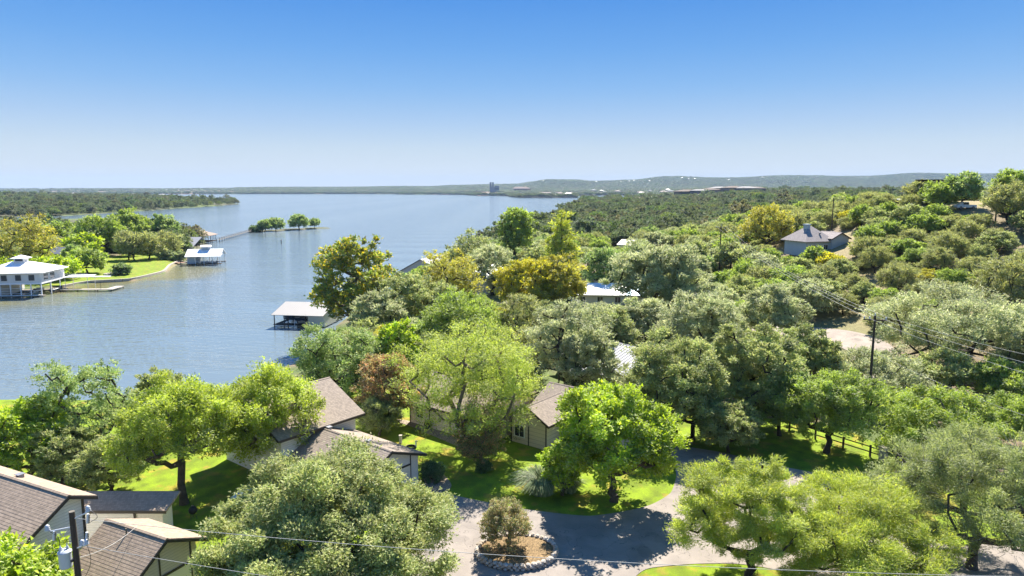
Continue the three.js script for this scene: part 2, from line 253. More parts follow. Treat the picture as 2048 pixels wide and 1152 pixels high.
    for (let k = 0; k < m && n < total; k++) {
      const [px, py, pz, qx, qy, qz, pr, pt] = sprays[Math.floor(r() * r() * 0.999 * count + r() * 0.999 * count * 0.5) % count];
      let dx = gauss(), dy = gauss(), dz = gauss(), l = Math.hypot(dx, dy, dz) || 1; dx /= l; dy /= l; dz /= l;
      const rr = pr * Math.pow(r(), 0.5) * (1 + 0.5 * gauss() * gauss());
      const x = px + dx * rr + qx * rr * 0.3, y = py + dy * rr * K.flat - (K.droop ? 0.4 * rr * (dx * dx + dz * dz) : 0), z = pz + dz * rr + qz * rr * 0.3;
      let ax = qx * 0.6 + gauss(), ay = qy * 0.4 + gauss() * 0.7 + (K.droop ? -0.6 : 0.15), az = qz * 0.6 + gauss(); l = Math.hypot(ax, ay, az) || 1; ax /= l; ay /= l; az /= l;
      let ux = qx * 0.4 + gauss() * 0.8, uy = 0.75 + gauss() * 0.8, uz = qz * 0.4 + gauss() * 0.8, dt = ux * ax + uy * ay + uz * az; ux -= ax * dt; uy -= ay * dt; uz -= az * dt; l = Math.hypot(ux, uy, uz) || 1; ux /= l; uy /= l; uz /= l;
      const sx = ay * uz - az * uy, sy = az * ux - ax * uz, sz = ax * uy - ay * ux, q = 0.65 + 0.7 * r(), L = len * q, W = wid * q * 0.5, o = n * V * 3, fold = W * 0.35;
      P[o] = x; P[o + 1] = y; P[o + 2] = z;
      const t = V === 3 ? 0.25 : 0.45;
      if (V === 3) { P[o] -= sx * W; P[o + 1] -= sy * W; P[o + 2] -= sz * W; }
      P[o + 3] = x + ax * L * t + sx * W + ux * fold; P[o + 4] = y + ay * L * t + sy * W + uy * fold; P[o + 5] = z + az * L * t + sz * W + uz * fold;
      P[o + 6] = x + ax * L; P[o + 7] = y + ay * L; P[o + 8] = z + az * L;
      if (V === 4) { P[o + 9] = x + ax * L * 0.45 - sx * W + ux * fold; P[o + 10] = y + ay * L * 0.45 - sy * W + uy * fold; P[o + 11] = z + az * L * 0.45 - sz * W + uz * fold; }
      const pick = r(), hue = K.hues[pick < 0.5 + 0.2 * (lift - 0.5) ? 0 : pick < 0.78 ? 1 : 2], b = 2.05 * tint * pt * (0.8 + 0.4 * r());
      for (let v = 0; v < V; v++) { C[o + v * 3] = hue[0] * b; C[o + v * 3 + 1] = hue[1] * b; C[o + v * 3 + 2] = hue[2] * b; }
const k0 = n * V, k1 = n * (V - 2) * 3; I[k1] = k0; I[k1 + 1] = k0 + 1; I[k1 + 2] = k0 + 2; if (V === 4) { I[k1 + 3] = k0; I[k1 + 4] = k0 + 2; I[k1 + 5] = k0 + 3; } n++;
    }
  }
  const crownGeo = geom(P.subarray(0, n * V * 3), I.subarray(0, n * (V - 2) * 3), null, C.subarray(0, n * V * 3));
  const o = new THREE.Group();
  part(o, 'trunk', trunkGeo, M[K.bark]);
  part(o, 'crown', crownGeo, M[K.mat]).userData.kind = 'stuff';
  if (K.twigs) { // bare grey twig ends
    const tw = [], ti = []; for (const c of clumps) for (let k = 0; k < 26; k++) { const dx = gauss(), dy = gauss() + 0.2, dz = gauss(), l = Math.hypot(dx, dy, dz) || 1, q = c.r * (0.5 + 0.9 * r()), k0 = tw.length / 3, s = 0.014; const px = c.x + dx / l * c.r * 0.35, py = c.y + dy / l * c.r * 0.35, pz = c.z + dz / l * c.r * 0.35, ex = c.x + dx / l * q + gauss() * 0.15, ey = c.y + dy / l * q + gauss() * 0.15, ez = c.z + dz / l * q + gauss() * 0.15; tw.push(px - s, py, pz, px + s, py, pz + s, px, py + s, pz - s, ex, ey, ez); ti.push(k0, k0 + 1, k0 + 3, k0 + 1, k0 + 2, k0 + 3, k0 + 2, k0, k0 + 3); }
    part(o, 'twigs', geom(tw, ti), M.twig ??= std(0.36, 0.33, 0.29, 0.9)).userData.kind = 'stuff';
  }
  return o;
}
function plant(o, name, label, category, x, D, turn, group, sx = 1, sy = 1) {
  o.name = numbered(name); o.position.set(x, height(x, D), -D); o.rotation.y = turn; o.scale.set(sx, sy, sx); tag(o, label, category, group); scene.add(o); return o;
}
// ---------------------------------------------------------------- where each tree stands: [name, kind, label, x, D, height, width, look]
const TREES = [
  ["live_oak_tree", "oak", "broad olive green live oak whose crown hides the foot of the garage roof", -11.6, 41.3, 10.1, 16.0, {"full": 1}],
  ["lime_green_tree", "lime", "bright lime green tree crown beside the transformer pole", -28.6, 36.2, 7.4, 6.1],
  ["retama_tree", "feather", "feathery yellow green tree with thin dark limbs beside the asphalt drive", 16.4, 44.2, 8.8, 9.1],
  ["retama_tree", "feather", "feathery yellow tree with forked dark stems in front of the bright grass strip", 23.8, 43.0, 6.8, 11.4],
  ["cedar_tree", "cedar", "large shaggy grey green cedar with bare twigs and a thick pale trunk", 33.1, 45.9, 10.0, 12.5],
  ["cedar_tree", "green", "leafy tree behind the shaggy cedar", 53.8, 67.9, 5.7, 9.3],
  ["lime_green_tree", "lime", "round vivid green tree standing at the edge of the driveway circle", 8.9, 56.7, 10.5, 10.4],
  ["sapling_tree", "lime", "small light green sapling beside the pampas grass clump", 4.5, 57.9, 5.0, 3.5],
  ["willow_tree", "green", "soft light green tree by the split rail fence", 32.6, 67.9, 9.3, 9.8, {"hue": "lime2"}],
  ["live_oak_tree", "oak", "small round oak on the lawn beside the asphalt drive", 22.5, 67.9, 5.3, 6.4],
  ["chinaberry_tree", "compound", "lush green tree with drooping compound leaves near the stone fence post", 44.0, 67.9, 6.9, 12.4],
  ["elm_tree", "elm", "tall pale green elm with bare forking limbs and a stout pale trunk", -3.7, 67.9, 13.7, 15.5],
  ["crape_myrtle_tree", "myrtle", "dark reddish crape myrtle under the tall pale elm", -2.9, 63.5, 6.5, 4.7],
  ["rust_leaved_tree", "rust", "rust brown leaved tree between the two shingled houses", -14.3, 76.3, 8.9, 7.4],
  ["palm_like_bush", "cedar", "dark green feathery bush on the lawn between the shingled houses", -14.7, 72.8, 4.4, 4.8],
  ["live_oak_tree", "evergreen", "dense dark live oak on the lake bank behind the shingled house", -22.0, 85.9, 10.1, 12.3],
  ["lime_green_tree", "lime", "slim bright green tree next to the rust brown tree", -15.2, 88.1, 10.2, 6.3],
  ["cedar_elm_tree", "lime", "bright green elm arching over the roof of the shingled house", -23.6, 62.9, 10.5, 11.7, {"soft": 1, "hang": 1}],
  ["cedar_elm_tree", "lime", "bright green elm with a bare straight trunk on the sunny lawn", -28.5, 56.2, 10.7, 10.1, {"soft": 1}],
  ["live_oak_tree", "evergreen", "gnarled oak with bare branch ends against the lake", -41.5, 64.1, 11.0, 9.3, {"thin": 1}],
  ["live_oak_tree", "oak", "grey green oak at the lake edge behind the bright green elms", -38.1, 71.5, 7.6, 6.8],
  ["lime_green_tree", "lime", "deep green tree on the lawn corner by the lake", -44.6, 60.2, 8.0, 7.6],
  ["live_oak_tree", "oak", "grey green oak in front of the deep green lawn tree", -41.1, 59.5, 6.0, 5.9],
  ["live_oak_tree", "oak", "small grey oak beside the bare straight elm trunk", -36.0, 58.4, 4.9, 6.3],
  ["sycamore_tree", "sycamore", "tall yellowing sycamore on the bank beside the cream boathouse", -31.2, 134.1, 19.6, 16.1],
  ["live_oak_tree", "oak", "olive oak in front of the yellowing sycamore", -18.3, 126.6, 11.5, 14.1],
  ["live_oak_tree", "silver", "grey oak on the bank next to the yellowing sycamore", -23.2, 117.5, 10.4, 10.1],
  ["live_oak_tree", "green", "soft green oak behind the tall pale elm", -7.6, 102.2, 11.9, 13.4],
  ["huisache_tree", "mesquite", "yellowish green tree in front of the golden pair", 1.9, 105.1, 10.7, 9.4],
  ["golden_tree", "gold", "golden leaved tree, one of a pair beside the white metal roof", 2.7, 140.0, 13.1, 12.4],
  ["golden_tree", "gold", "golden brown tree, darker of the pair beside the white metal roof", 10.1, 142.0, 13.2, 11.0, {"brown": 1}],
  ["golden_tree", "gold", "olive gold tree between the lake and the grey roofed shed", -13.4, 151.5, 13.8, 14.0, {"brown": 1}],
  ["bald_cypress_tree", "cypress", "tall pointed yellow green cypress on the shore", 13.7, 189.5, 20.2, 12.8],
  ["cottonwood_tree", "green", "tall loose crowned tree standing above the shoreline oaks", 1.7, 236.9, 21.2, 13.2],
  ["live_oak_tree", "oak", "grey oak on the shore below the loose crowned tree", -12.3, 210.7, 14.9, 16.3, {"thin": 1}],
  ["live_oak_tree", "silver", "pale leaved oak behind the golden pair", -5.0, 174.4, 12.7, 14.1],
  ["live_oak_tree", "evergreen", "dark oak beside the bright patch of grass behind the white roof", 22.4, 167.1, 12.2, 11.1],
  ["live_oak_tree", "silver", "large silvery oak standing over the white metal roof", 29.1, 135.9, 16.3, 18.6],
  ["live_oak_tree", "silver", "silvery oak over the grey metal roofed house", 7.0, 88.0, 12.7, 12.6],
  ["live_oak_tree", "oak", "grey oak leaning over the ridge of the metal roofed house", 15.3, 101.7, 9.2, 9.1],
  ["live_oak_tree", "silver", "silver green oak in front of the grey standing seam roof", 9.7, 83.4, 10.1, 8.2],
  ["live_oak_tree", "silver", "pale oak whose top meets the edge of the bright white roof", 16.2, 120.2, 6.6, 11.2],
  ["live_oak_tree", "silver", "pale oak between the white roof and the street", 22.6, 115.8, 7.6, 10.3],
  ["leafy_tree", "green", "green tree hiding the wall of the blue grey house", 70.4, 158.4, 6.1, 6.0],
  ["live_oak_tree", "oak", "wide olive oak beyond the vivid round tree", 17.7, 72.3, 11.9, 11.8],
  ["live_oak_tree", "oak", "olive oak shading the lawn beside the street", 27.3, 75.5, 12.0, 11.4],
  ["live_oak_tree", "silver", "pale oak in the row behind the olive oaks", 29.6, 105.1, 11.2, 13.3],
  ["live_oak_tree", "silver", "pale oak beside the bright sunlit street corner", 42.7, 109.5, 11.0, 10.6],
  ["live_oak_tree", "silver", "big spreading silver green oak on the slope with dark trunks below", 62.2, 94.3, 12.3, 21.2],
  ["live_oak_tree", "silver", "low silver oak leaning over the street beside the wooden pole", 45.6, 83.6, 7.1, 11.6],
  ["live_oak_tree", "silver", "silver oak next to the big spreading oak", 66.1, 85.2, 10.2, 8.3],
  ["brush_tree", "oak", "scrubby oak below the pale oaks at the street", 38.8, 87.7, 9.2, 8.6],
  ["live_oak_tree", "evergreen", "dark rounded oak at the water edge of the far lawn", -174.0, 343.2, 16.9, 15.6],
  ["pecan_tree", "gold", "large yellowing pecan behind the two storey boathouse", -169.0, 234.4, 19.6, 21.5, {"brown": 1}],
  ["pecan_tree", "green", "tall light green pecan on the far lawn", -184.3, 331.5, 19.7, 18.2],
  ["pecan_tree", "green", "broad light green pecan beside the tall one on the far lawn", -183.6, 303.8, 17.2, 20.0],
  ["live_oak_tree", "lime", "bright green tree at the back of the far lawn", -177.5, 281.5, 10.5, 15.5],
  ["live_oak_tree", "green", "green tree near the lake lawn with several stems", -148.0, 236.8, 8.7, 13.0],
  ["live_oak_tree", "mesquite", "low yellow green tree on the lake lawn, one of four in a row", -160.3, 285.0, 11.8, 10.9],
  ["live_oak_tree", "mesquite", "yellow green tree on the lake lawn, its trunk fully clear", -156.3, 281.5, 11.0, 8.3],
  ["live_oak_tree", "mesquite", "yellow green tree on the lake lawn beside the clear trunk", -152.7, 286.5, 12.0, 10.5],
  ["live_oak_tree", "mesquite", "yellow green tree on the lake lawn closest to the white boathouse", -149.7, 296.1, 11.1, 12.1],
  ["live_oak_tree", "green", "leafy tree at the edge of the far lawn above the grey house", -207.1, 311.8, 13.5, 18.3],
  ["hedge_tree", "lime", "low bright green tree behind the cupola roof", -151.0, 221.7, 6.6, 17.9],
  ["hedge_tree", "lime", "low bright green tree beside the cupola roof", -164.3, 219.8, 7.2, 11.3],
  ["live_oak_tree", "evergreen", "deep green oak beside the grey house", -163.8, 254.9, 8.3, 7.5],
  ["island_tree", "evergreen", "low tree at the footbridge end of the little island", -179.1, 496.7, 8.6, 10.9],
  ["island_tree", "evergreen", "round tree beside the grassy gap on the little island", -173.3, 503.2, 10.1, 13.2],
  ["island_tree", "evergreen", "broadest dark tree on the little island", -161.7, 520.4, 11.1, 15.9],
  ["island_tree", "evergreen", "small separate tree at the open water tip of the little island", -153.9, 534.4, 7.7, 9.3],
  ["live_oak_tree", "evergreen", "big dark oak beside the brown hilltop house", 115.8, 177.6, 9.2, 9.6],
  ["live_oak_tree", "green", "yellow green tree below the big dark hilltop oak", 110.8, 178.0, 7.6, 7.7],
  ["live_oak_tree", "mesquite", "sunlit yellow green tree beside the hilltop utility pole", 115.1, 159.4, 9.9, 11.0],
  ["live_oak_tree", "green", "feathery dark tree on the skyline behind the hilltop house", 131.7, 182.2, 8.9, 9.2],
  ["live_oak_tree", "mesquite", "low olive tree on the ridge beside the long low roof", 114.6, 194.6, 6.9, 8.5],
  ["live_oak_tree", "green", "ridge tree next to the long low roof", 113.5, 186.6, 6.9, 6.1],
  ["golden_tree", "gold", "yellow tree among the brush beside the blue grey house", 72.5, 156.0, 4.4, 6.9],
  ["golden_tree", "gold", "broad yellow green tree in the woods above the blue grey house", 72.2, 194.8, 12.7, 15.7, {"brown": 1}],
  ["golden_tree", "mesquite", "yellow green tree at the edge of the hillside brush", 85.4, 114.2, 11.7, 12.7],
  ["brush_tree", "oak", "olive tree beside the pale oak over the street bend", 25.8, 81.8, 7.9, 7.4],
  ["live_oak_tree", "evergreen", "deep green oak in the row along the lawn", 19.7, 71.5, 8.7, 6.0],
  ["live_oak_tree", "evergreen", "dark oak behind the soft green tree at the fence", 29.7, 72.8, 7.5, 6.1],
];
// further trees of the woods: [kind, x, D, height, width, place (0 woods, 1 brushy slope, 2 across the bay)]
const WOODS = [
  ["green",60.3,80.9,6.4,7.4,0], ["oak",17.8,82.0,5.2,6.7,0], ["oak",55.4,85.7,6.4,8.6,0], ["oak",31.7,86.0,8.1,9.6,0], ["mesquite",73.1,91.5,6.1,8.4,0], ["silver",31.5,92.7,4.7,7.3,0], ["oak",36.6,93.5,5.2,6.5,0], ["silver",-4.4,95.1,5.4,6.2,0],
  ["oak",-12.6,96.1,6.0,7.0,0], ["mesquite",-22.6,96.1,7.0,9.5,0], ["mesquite",0.9,96.3,7.1,8.1,0], ["oak",44.0,98.0,3.9,6.1,0], ["oak",34.0,98.1,5.4,7.0,0], ["mesquite",39.0,98.3,4.6,6.4,0], ["mesquite",-17.6,99.6,6.2,6.9,0], ["green",78.0,101.2,6.9,8.1,1],
  ["green",-24.7,102.4,6.0,7.0,0], ["mesquite",43.0,102.9,3.9,6.1,0], ["oak",76.1,104.4,1.6,2.9,1], ["gold",-19.2,104.8,5.9,6.5,0], ["green",68.2,105.1,4.2,5.4,1], ["mesquite",78.1,105.6,2.8,3.7,1], ["green",81.9,106.1,4.5,5.2,1], ["silver",7.6,107.7,5.3,7.1,0],
  ["mesquite",83.4,108.8,2.4,3.4,1], ["evergreen",-12.6,109.2,6.8,8.6,0], ["mesquite",77.1,109.5,3.4,5.5,1], ["oak",-3.7,110.2,6.3,8.1,0], ["oak",-24.1,110.7,6.7,8.5,0], ["green",70.2,111.2,5.8,7.2,1], ["evergreen",11.2,111.8,5.0,6.5,0], ["silver",32.6,112.4,4.4,6.5,0],
  ["green",2.6,113.1,6.9,8.5,0], ["silver",-16.7,113.5,5.1,7.0,0], ["oak",-10.3,114.6,5.4,6.6,0], ["silver",37.6,115.1,5.5,6.8,0], ["oak",63.3,115.5,3.5,5.1,1], ["green",29.4,116.5,4.4,6.3,0], ["oak",-1.9,116.7,4.3,6.7,0], ["mesquite",72.7,117.5,4.1,6.5,1],
  ["oak",-11.4,119.5,4.4,6.3,0], ["oak",95.9,120.0,4.9,5.5,1], ["mesquite",66.7,120.3,4.5,6.7,1], ["green",40.9,120.7,5.7,6.4,0], ["oak",8.7,120.8,4.8,6.9,0], ["mesquite",77.6,121.1,5.7,6.6,1], ["evergreen",33.9,121.3,6.3,7.6,0], ["oak",1.1,121.7,4.7,6.1,0],
  ["oak",25.2,122.4,4.9,6.0,0], ["oak",-7.0,124.2,6.3,9.4,0], ["mesquite",89.4,125.0,5.4,6.1,1], ["silver",21.0,125.2,4.6,7.0,0], ["oak",81.5,125.2,3.4,5.0,1], ["green",28.9,125.9,4.2,6.7,0], ["oak",4.7,126.0,6.3,7.7,0], ["green",69.7,126.4,4.1,5.7,1],
  ["mesquite",9.9,126.7,4.7,6.3,0], ["mesquite",76.6,127.1,4.0,5.6,1], ["silver",37.9,127.1,8.1,10.4,0], ["mesquite",62.6,127.5,4.3,5.4,1], ["gold",-2.0,127.9,4.9,6.1,0], ["silver",55.8,127.9,7.3,10.0,0], ["oak",98.3,128.4,6.7,7.9,1], ["oak",-10.8,128.9,4.2,6.3,0],
  ["oak",102.5,129.2,2.5,3.2,1], ["green",85.0,130.2,4.5,6.1,1], ["mesquite",104.3,131.4,2.0,2.6,1], ["oak",68.6,131.9,4.4,5.4,1], ["oak",1.4,132.0,4.1,6.4,0], ["mesquite",-4.6,132.3,5.1,6.4,0], ["mesquite",40.5,132.9,5.1,6.0,0], ["mesquite",76.2,133.4,6.2,7.8,1],
  ["mesquite",91.1,133.5,4.8,7.0,1], ["oak",7.4,133.8,4.6,7.0,0], ["mesquite",99.4,134.3,3.5,5.3,1], ["mesquite",105.6,134.4,3.8,5.3,1], ["green",-20.7,134.7,4.6,6.2,0], ["oak",59.9,135.1,6.5,9.4,0], ["gold",83.8,135.6,3.3,5.3,1], ["green",-10.9,136.2,4.3,6.1,0],
  ["oak",45.7,136.7,7.3,8.4,0], ["mesquite",68.7,137.0,4.7,6.2,1], ["green",-6.3,137.5,5.2,6.2,0], ["green",39.7,137.8,5.8,6.6,0], ["green",52.8,138.2,5.8,9.3,0], ["mesquite",-15.1,138.5,5.3,6.2,0], ["mesquite",83.4,139.2,2.6,3.8,1], ["oak",96.3,139.9,4.6,5.2,1],
  ["mesquite",87.6,140.2,5.5,7.1,1], ["mesquite",79.5,140.4,4.5,5.7,1], ["evergreen",43.9,142.8,4.9,7.2,0], ["green",59.5,143.0,6.4,10.2,0], ["green",36.5,143.0,5.9,6.8,0], ["oak",113.1,143.1,5.8,8.3,1], ["silver",-21.5,143.7,4.5,7.0,0], ["silver",-15.7,143.8,4.9,7.5,0],
  ["oak",102.1,143.8,5.1,7.7,1], ["oak",83.7,144.0,2.0,3.7,1], ["mesquite",66.5,144.6,5.3,7.3,1], ["mesquite",93.4,145.4,6.0,7.4,1], ["mesquite",31.9,145.5,5.1,6.8,0], ["green",-8.0,145.6,4.0,6.4,0], ["green",87.4,146.9,4.0,6.2,1], ["green",49.9,146.9,4.8,7.4,0],
  ["oak",97.3,147.9,2.0,3.0,1], ["green",84.0,148.1,2.4,3.4,1], ["mesquite",79.1,148.3,5.7,6.7,1], ["oak",90.8,148.4,2.2,3.3,1], ["oak",71.5,148.5,4.9,6.6,1], ["oak",41.2,148.8,4.0,6.1,0], ["mesquite",105.3,148.8,3.6,5.3,1], ["mesquite",95.3,149.0,2.0,2.6,1],
  ["mesquite",99.9,149.2,2.3,3.0,1], ["mesquite",91.6,150.4,2.1,2.8,1], ["mesquite",55.1,150.4,5.9,8.3,0], ["oak",114.0,151.2,5.6,6.3,1], ["mesquite",95.6,152.0,4.4,6.7,1], ["mesquite",78.5,152.1,1.9,3.2,1], ["mesquite",83.2,152.1,2.9,3.8,1], ["oak",36.7,152.1,6.0,8.2,0],
  ["oak",80.7,152.3,1.9,3.2,1], ["mesquite",85.4,152.7,1.8,2.8,1], ["green",88.5,152.7,4.2,6.6,1], ["oak",75.5,153.0,2.4,4.0,1], ["green",48.1,153.2,5.3,7.9,0], ["green",59.8,153.3,3.9,6.0,0], ["oak",65.3,153.3,5.5,6.9,1], ["mesquite",101.9,153.8,4.9,6.0,1],
  ["silver",42.6,154.0,5.0,7.1,0], ["mesquite",78.5,154.5,1.9,2.7,1], ["green",-23.2,154.6,5.8,9.2,0], ["mesquite",85.2,155.9,2.8,3.6,1], ["mesquite",81.2,156.7,5.7,6.7,1], ["mesquite",76.7,156.8,1.9,3.1,1], ["oak",64.3,156.9,2.9,3.9,1], ["oak",87.7,157.2,3.3,4.1,1],
  ["mesquite",107.1,157.4,4.2,5.8,1], ["green",54.1,157.4,5.9,7.4,0], ["mesquite",92.8,157.6,4.2,6.1,1], ["oak",37.5,158.5,4.8,7.5,0], ["mesquite",124.1,158.9,5.4,8.6,1], ["green",102.1,159.0,1.8,2.7,1], ["silver",59.7,159.1,5.9,7.1,0], ["green",85.2,159.1,2.2,2.9,1],
  ["mesquite",83.0,159.5,1.8,2.8,1], ["mesquite",64.2,159.6,2.9,3.9,1], ["oak",74.5,159.8,2.0,3.5,1], ["mesquite",109.8,159.8,1.9,2.8,1], ["mesquite",89.8,159.8,2.5,3.8,1], ["oak",43.7,159.8,4.0,6.4,0], ["mesquite",67.6,160.8,2.4,4.4,1], ["oak",81.6,161.0,1.7,3.0,1],
  ["green",106.6,161.1,2.2,3.7,1], ["mesquite",87.4,161.2,3.0,4.2,1], ["oak",-16.6,161.2,6.9,9.7,0], ["mesquite",-24.5,161.4,5.4,6.8,0], ["mesquite",103.1,161.7,3.7,5.2,1], ["green",97.2,162.1,5.3,7.7,1], ["mesquite",90.2,162.7,2.5,3.2,1], ["oak",110.7,163.0,1.8,3.0,1],
  ["mesquite",127.1,163.3,2.5,3.4,1], ["mesquite",123.6,163.5,2.0,3.1,1], ["oak",112.9,163.6,1.7,2.7,1], ["green",108.6,163.7,2.1,2.8,1], ["green",119.4,163.8,2.7,3.8,1], ["mesquite",105.6,163.9,1.9,3.3,1], ["green",66.7,164.1,3.4,5.5,1], ["green",56.6,164.7,5.3,6.1,0],
  ["green",86.1,164.9,5.4,6.7,1], ["mesquite",99.7,164.9,2.5,3.3,1], ["oak",94.2,165.1,3.0,4.0,1], ["gold",39.2,165.7,4.8,6.7,0], ["mesquite",125.8,165.8,2.6,3.7,1], ["oak",105.9,166.0,1.8,2.7,1], ["mesquite",130.1,166.3,4.0,5.1,1], ["green",122.7,166.4,4.4,5.6,1],
  ["oak",119.0,166.5,2.3,3.1,1], ["green",102.8,167.0,5.4,6.3,1], ["mesquite",98.1,167.1,2.0,2.7,1], ["evergreen",-24.8,167.5,7.2,9.4,0], ["green",92.1,167.8,4.3,6.4,1], ["mesquite",108.4,167.9,1.8,2.6,1], ["silver",60.8,167.9,5.3,7.5,0], ["mesquite",99.6,168.3,2.1,2.7,1],
  ["oak",-18.1,168.6,4.5,6.8,0], ["mesquite",106.1,168.7,2.3,3.2,1], ["mesquite",129.5,169.1,2.3,3.0,1], ["oak",34.1,169.2,6.8,8.7,0], ["oak",123.5,169.7,2.9,3.7,1], ["green",96.4,170.1,2.8,4.1,1], ["mesquite",102.9,170.3,2.5,3.5,1], ["green",45.2,170.4,4.2,6.6,0],
  ["oak",104.9,170.9,1.6,2.6,1], ["oak",2.6,171.2,5.4,6.4,0], ["mesquite",126.8,171.8,2.3,3.0,1], ["mesquite",108.5,172.1,3.0,3.9,1], ["mesquite",132.3,172.2,3.4,5.4,1], ["oak",128.9,172.4,2.7,3.5,1], ["oak",99.5,172.7,5.5,7.8,1], ["mesquite",39.7,172.9,5.9,7.4,0],
  ["green",7.4,173.3,5.8,7.0,0], ["oak",92.9,173.4,4.2,6.1,1], ["mesquite",103.5,173.6,2.6,4.5,1], ["green",65.7,174.4,4.4,6.1,1], ["green",106.3,174.4,2.0,2.8,1], ["green",-22.9,174.8,7.3,8.6,0], ["mesquite",125.9,175.0,2.3,3.9,1], ["mesquite",131.5,175.3,2.1,2.9,1],
  ["silver",47.6,175.3,6.0,7.8,0], ["oak",60.6,175.3,6.1,7.6,0], ["green",96.1,175.5,2.7,4.2,1], ["green",136.5,175.8,3.4,5.3,1], ["mesquite",-17.2,176.1,6.4,7.1,0], ["mesquite",127.8,176.5,2.0,3.1,1], ["mesquite",101.4,177.0,3.2,4.6,1], ["mesquite",104.9,177.2,2.5,3.3,1],
  ["mesquite",66.8,178.0,2.1,2.8,1], ["oak",94.6,178.8,5.4,6.4,1], ["silver",33.5,178.8,4.6,6.8,0], ["silver",40.6,178.8,5.1,8.2,0], ["mesquite",12.3,179.0,8.1,9.7,0], ["mesquite",104.2,179.3,2.2,2.8,1], ["green",3.4,180.2,6.6,7.4,0], ["mesquite",66.8,180.8,4.2,5.7,1],
  ["evergreen",-24.7,180.9,5.3,6.7,0], ["oak",58.1,181.1,7.1,9.1,0], ["green",99.5,181.5,4.9,5.6,1], ["evergreen",51.4,182.0,4.6,6.9,0], ["oak",103.1,182.2,2.6,3.6,1], ["oak",36.1,183.5,4.1,6.1,0], ["oak",101.4,183.8,2.6,3.4,1], ["mesquite",65.2,184.1,1.9,2.7,1],
  ["green",-18.7,184.7,5.7,8.8,0], ["green",94.2,184.8,6.0,6.8,1], ["green",7.4,184.8,5.4,6.7,0], ["oak",68.8,184.9,2.1,3.6,1], ["oak",41.8,185.4,4.3,6.5,0], ["mesquite",102.7,186.1,2.8,3.6,1], ["mesquite",105.7,186.5,2.4,3.1,1], ["mesquite",65.9,186.7,3.5,5.2,1],
  ["oak",97.2,186.9,2.0,2.7,1], ["mesquite",91.0,186.9,2.3,3.1,1], ["green",48.9,187.2,4.9,7.8,0], ["mesquite",108.4,187.7,4.4,5.4,1], ["mesquite",70.4,187.7,2.2,3.7,1], ["silver",57.4,187.7,5.5,6.8,0], ["green",3.6,187.9,4.4,6.1,0], ["oak",99.9,188.0,3.4,5.1,1],
  ["green",33.9,188.1,5.1,6.5,0], ["mesquite",103.1,188.3,2.2,2.9,1], ["mesquite",92.2,189.1,3.1,4.3,1], ["green",95.2,189.2,2.0,3.6,1], ["oak",68.1,189.6,2.7,3.7,1], ["silver",-23.3,190.2,6.6,8.1,0], ["oak",104.5,190.4,2.7,4.5,1], ["oak",84.8,190.9,4.2,5.0,1],
  ["oak",66.1,191.1,2.2,3.1,1], ["mesquite",98.4,191.2,1.8,3.0,1], ["mesquite",37.5,192.4,4.7,6.2,0], ["gold",94.0,192.4,4.1,5.1,1], ["oak",0.5,192.8,4.8,6.0,0], ["mesquite",83.1,193.5,2.5,3.1,1], ["oak",52.4,194.2,7.3,8.4,0], ["mesquite",99.7,195.0,5.7,6.8,1],
  ["mesquite",81.0,195.0,2.1,3.5,1], ["green",61.1,195.3,6.4,7.7,0], ["green",85.3,195.7,3.2,5.2,1], ["green",8.8,195.7,5.0,6.6,0], ["green",-24.4,195.8,6.4,7.2,0], ["mesquite",104.5,196.3,2.4,3.7,1], ["green",-17.6,196.4,4.4,6.4,0], ["mesquite",107.0,196.6,2.2,3.1,1],
  ["green",3.4,196.7,5.4,6.1,0], ["green",79.1,197.3,2.8,4.1,1], ["oak",65.3,197.3,3.2,4.0,1], ["evergreen",18.2,197.5,4.4,7.0,0], ["mesquite",90.0,198.2,4.9,6.3,1], ["oak",82.9,198.8,2.3,2.9,1], ["oak",79.7,199.8,2.2,3.5,1], ["mesquite",35.7,200.2,4.9,6.4,0],
  ["oak",66.9,200.2,2.2,3.2,1], ["oak",106.5,200.3,4.5,5.2,1], ["green",110.6,200.7,1.8,2.7,1], ["oak",74.1,201.2,2.7,3.8,1], ["silver",60.9,201.7,5.6,6.8,0], ["oak",-21.1,201.7,6.4,7.2,0], ["mesquite",77.7,201.9,2.5,4.2,1], ["oak",71.9,202.2,2.3,2.9,1],
  ["mesquite",94.7,202.2,4.4,7.0,1], ["oak",54.6,202.6,5.5,6.3,0], ["oak",10.6,203.1,4.3,6.6,0], ["mesquite",82.9,203.2,6.9,8.0,1], ["oak",16.9,203.4,6.4,8.9,0], ["mesquite",89.6,203.4,3.0,4.3,1], ["mesquite",86.9,203.4,2.2,3.0,1], ["oak",69.3,203.5,1.9,2.9,1],
  ["mesquite",156.5,203.6,3.4,5.0,1], ["mesquite",102.3,204.0,2.5,4.2,1], ["mesquite",99.3,204.5,1.8,3.1,1], ["oak",78.0,204.6,2.3,3.3,1], ["evergreen",4.6,204.8,4.8,7.0,0], ["green",105.8,205.0,3.4,5.0,1], ["oak",96.7,205.1,2.3,3.4,1], ["oak",65.1,205.2,4.1,6.5,1],
  ["oak",110.2,205.8,2.7,3.6,1], ["mesquite",80.2,206.1,2.4,3.5,1], ["oak",59.0,206.3,4.1,6.0,0], ["mesquite",86.5,206.7,2.1,2.8,1], ["green",102.2,206.7,2.2,3.1,1], ["oak",-1.5,207.0,4.7,6.5,0], ["green",75.4,207.1,4.3,5.1,1], ["oak",82.9,207.2,2.0,3.0,1],
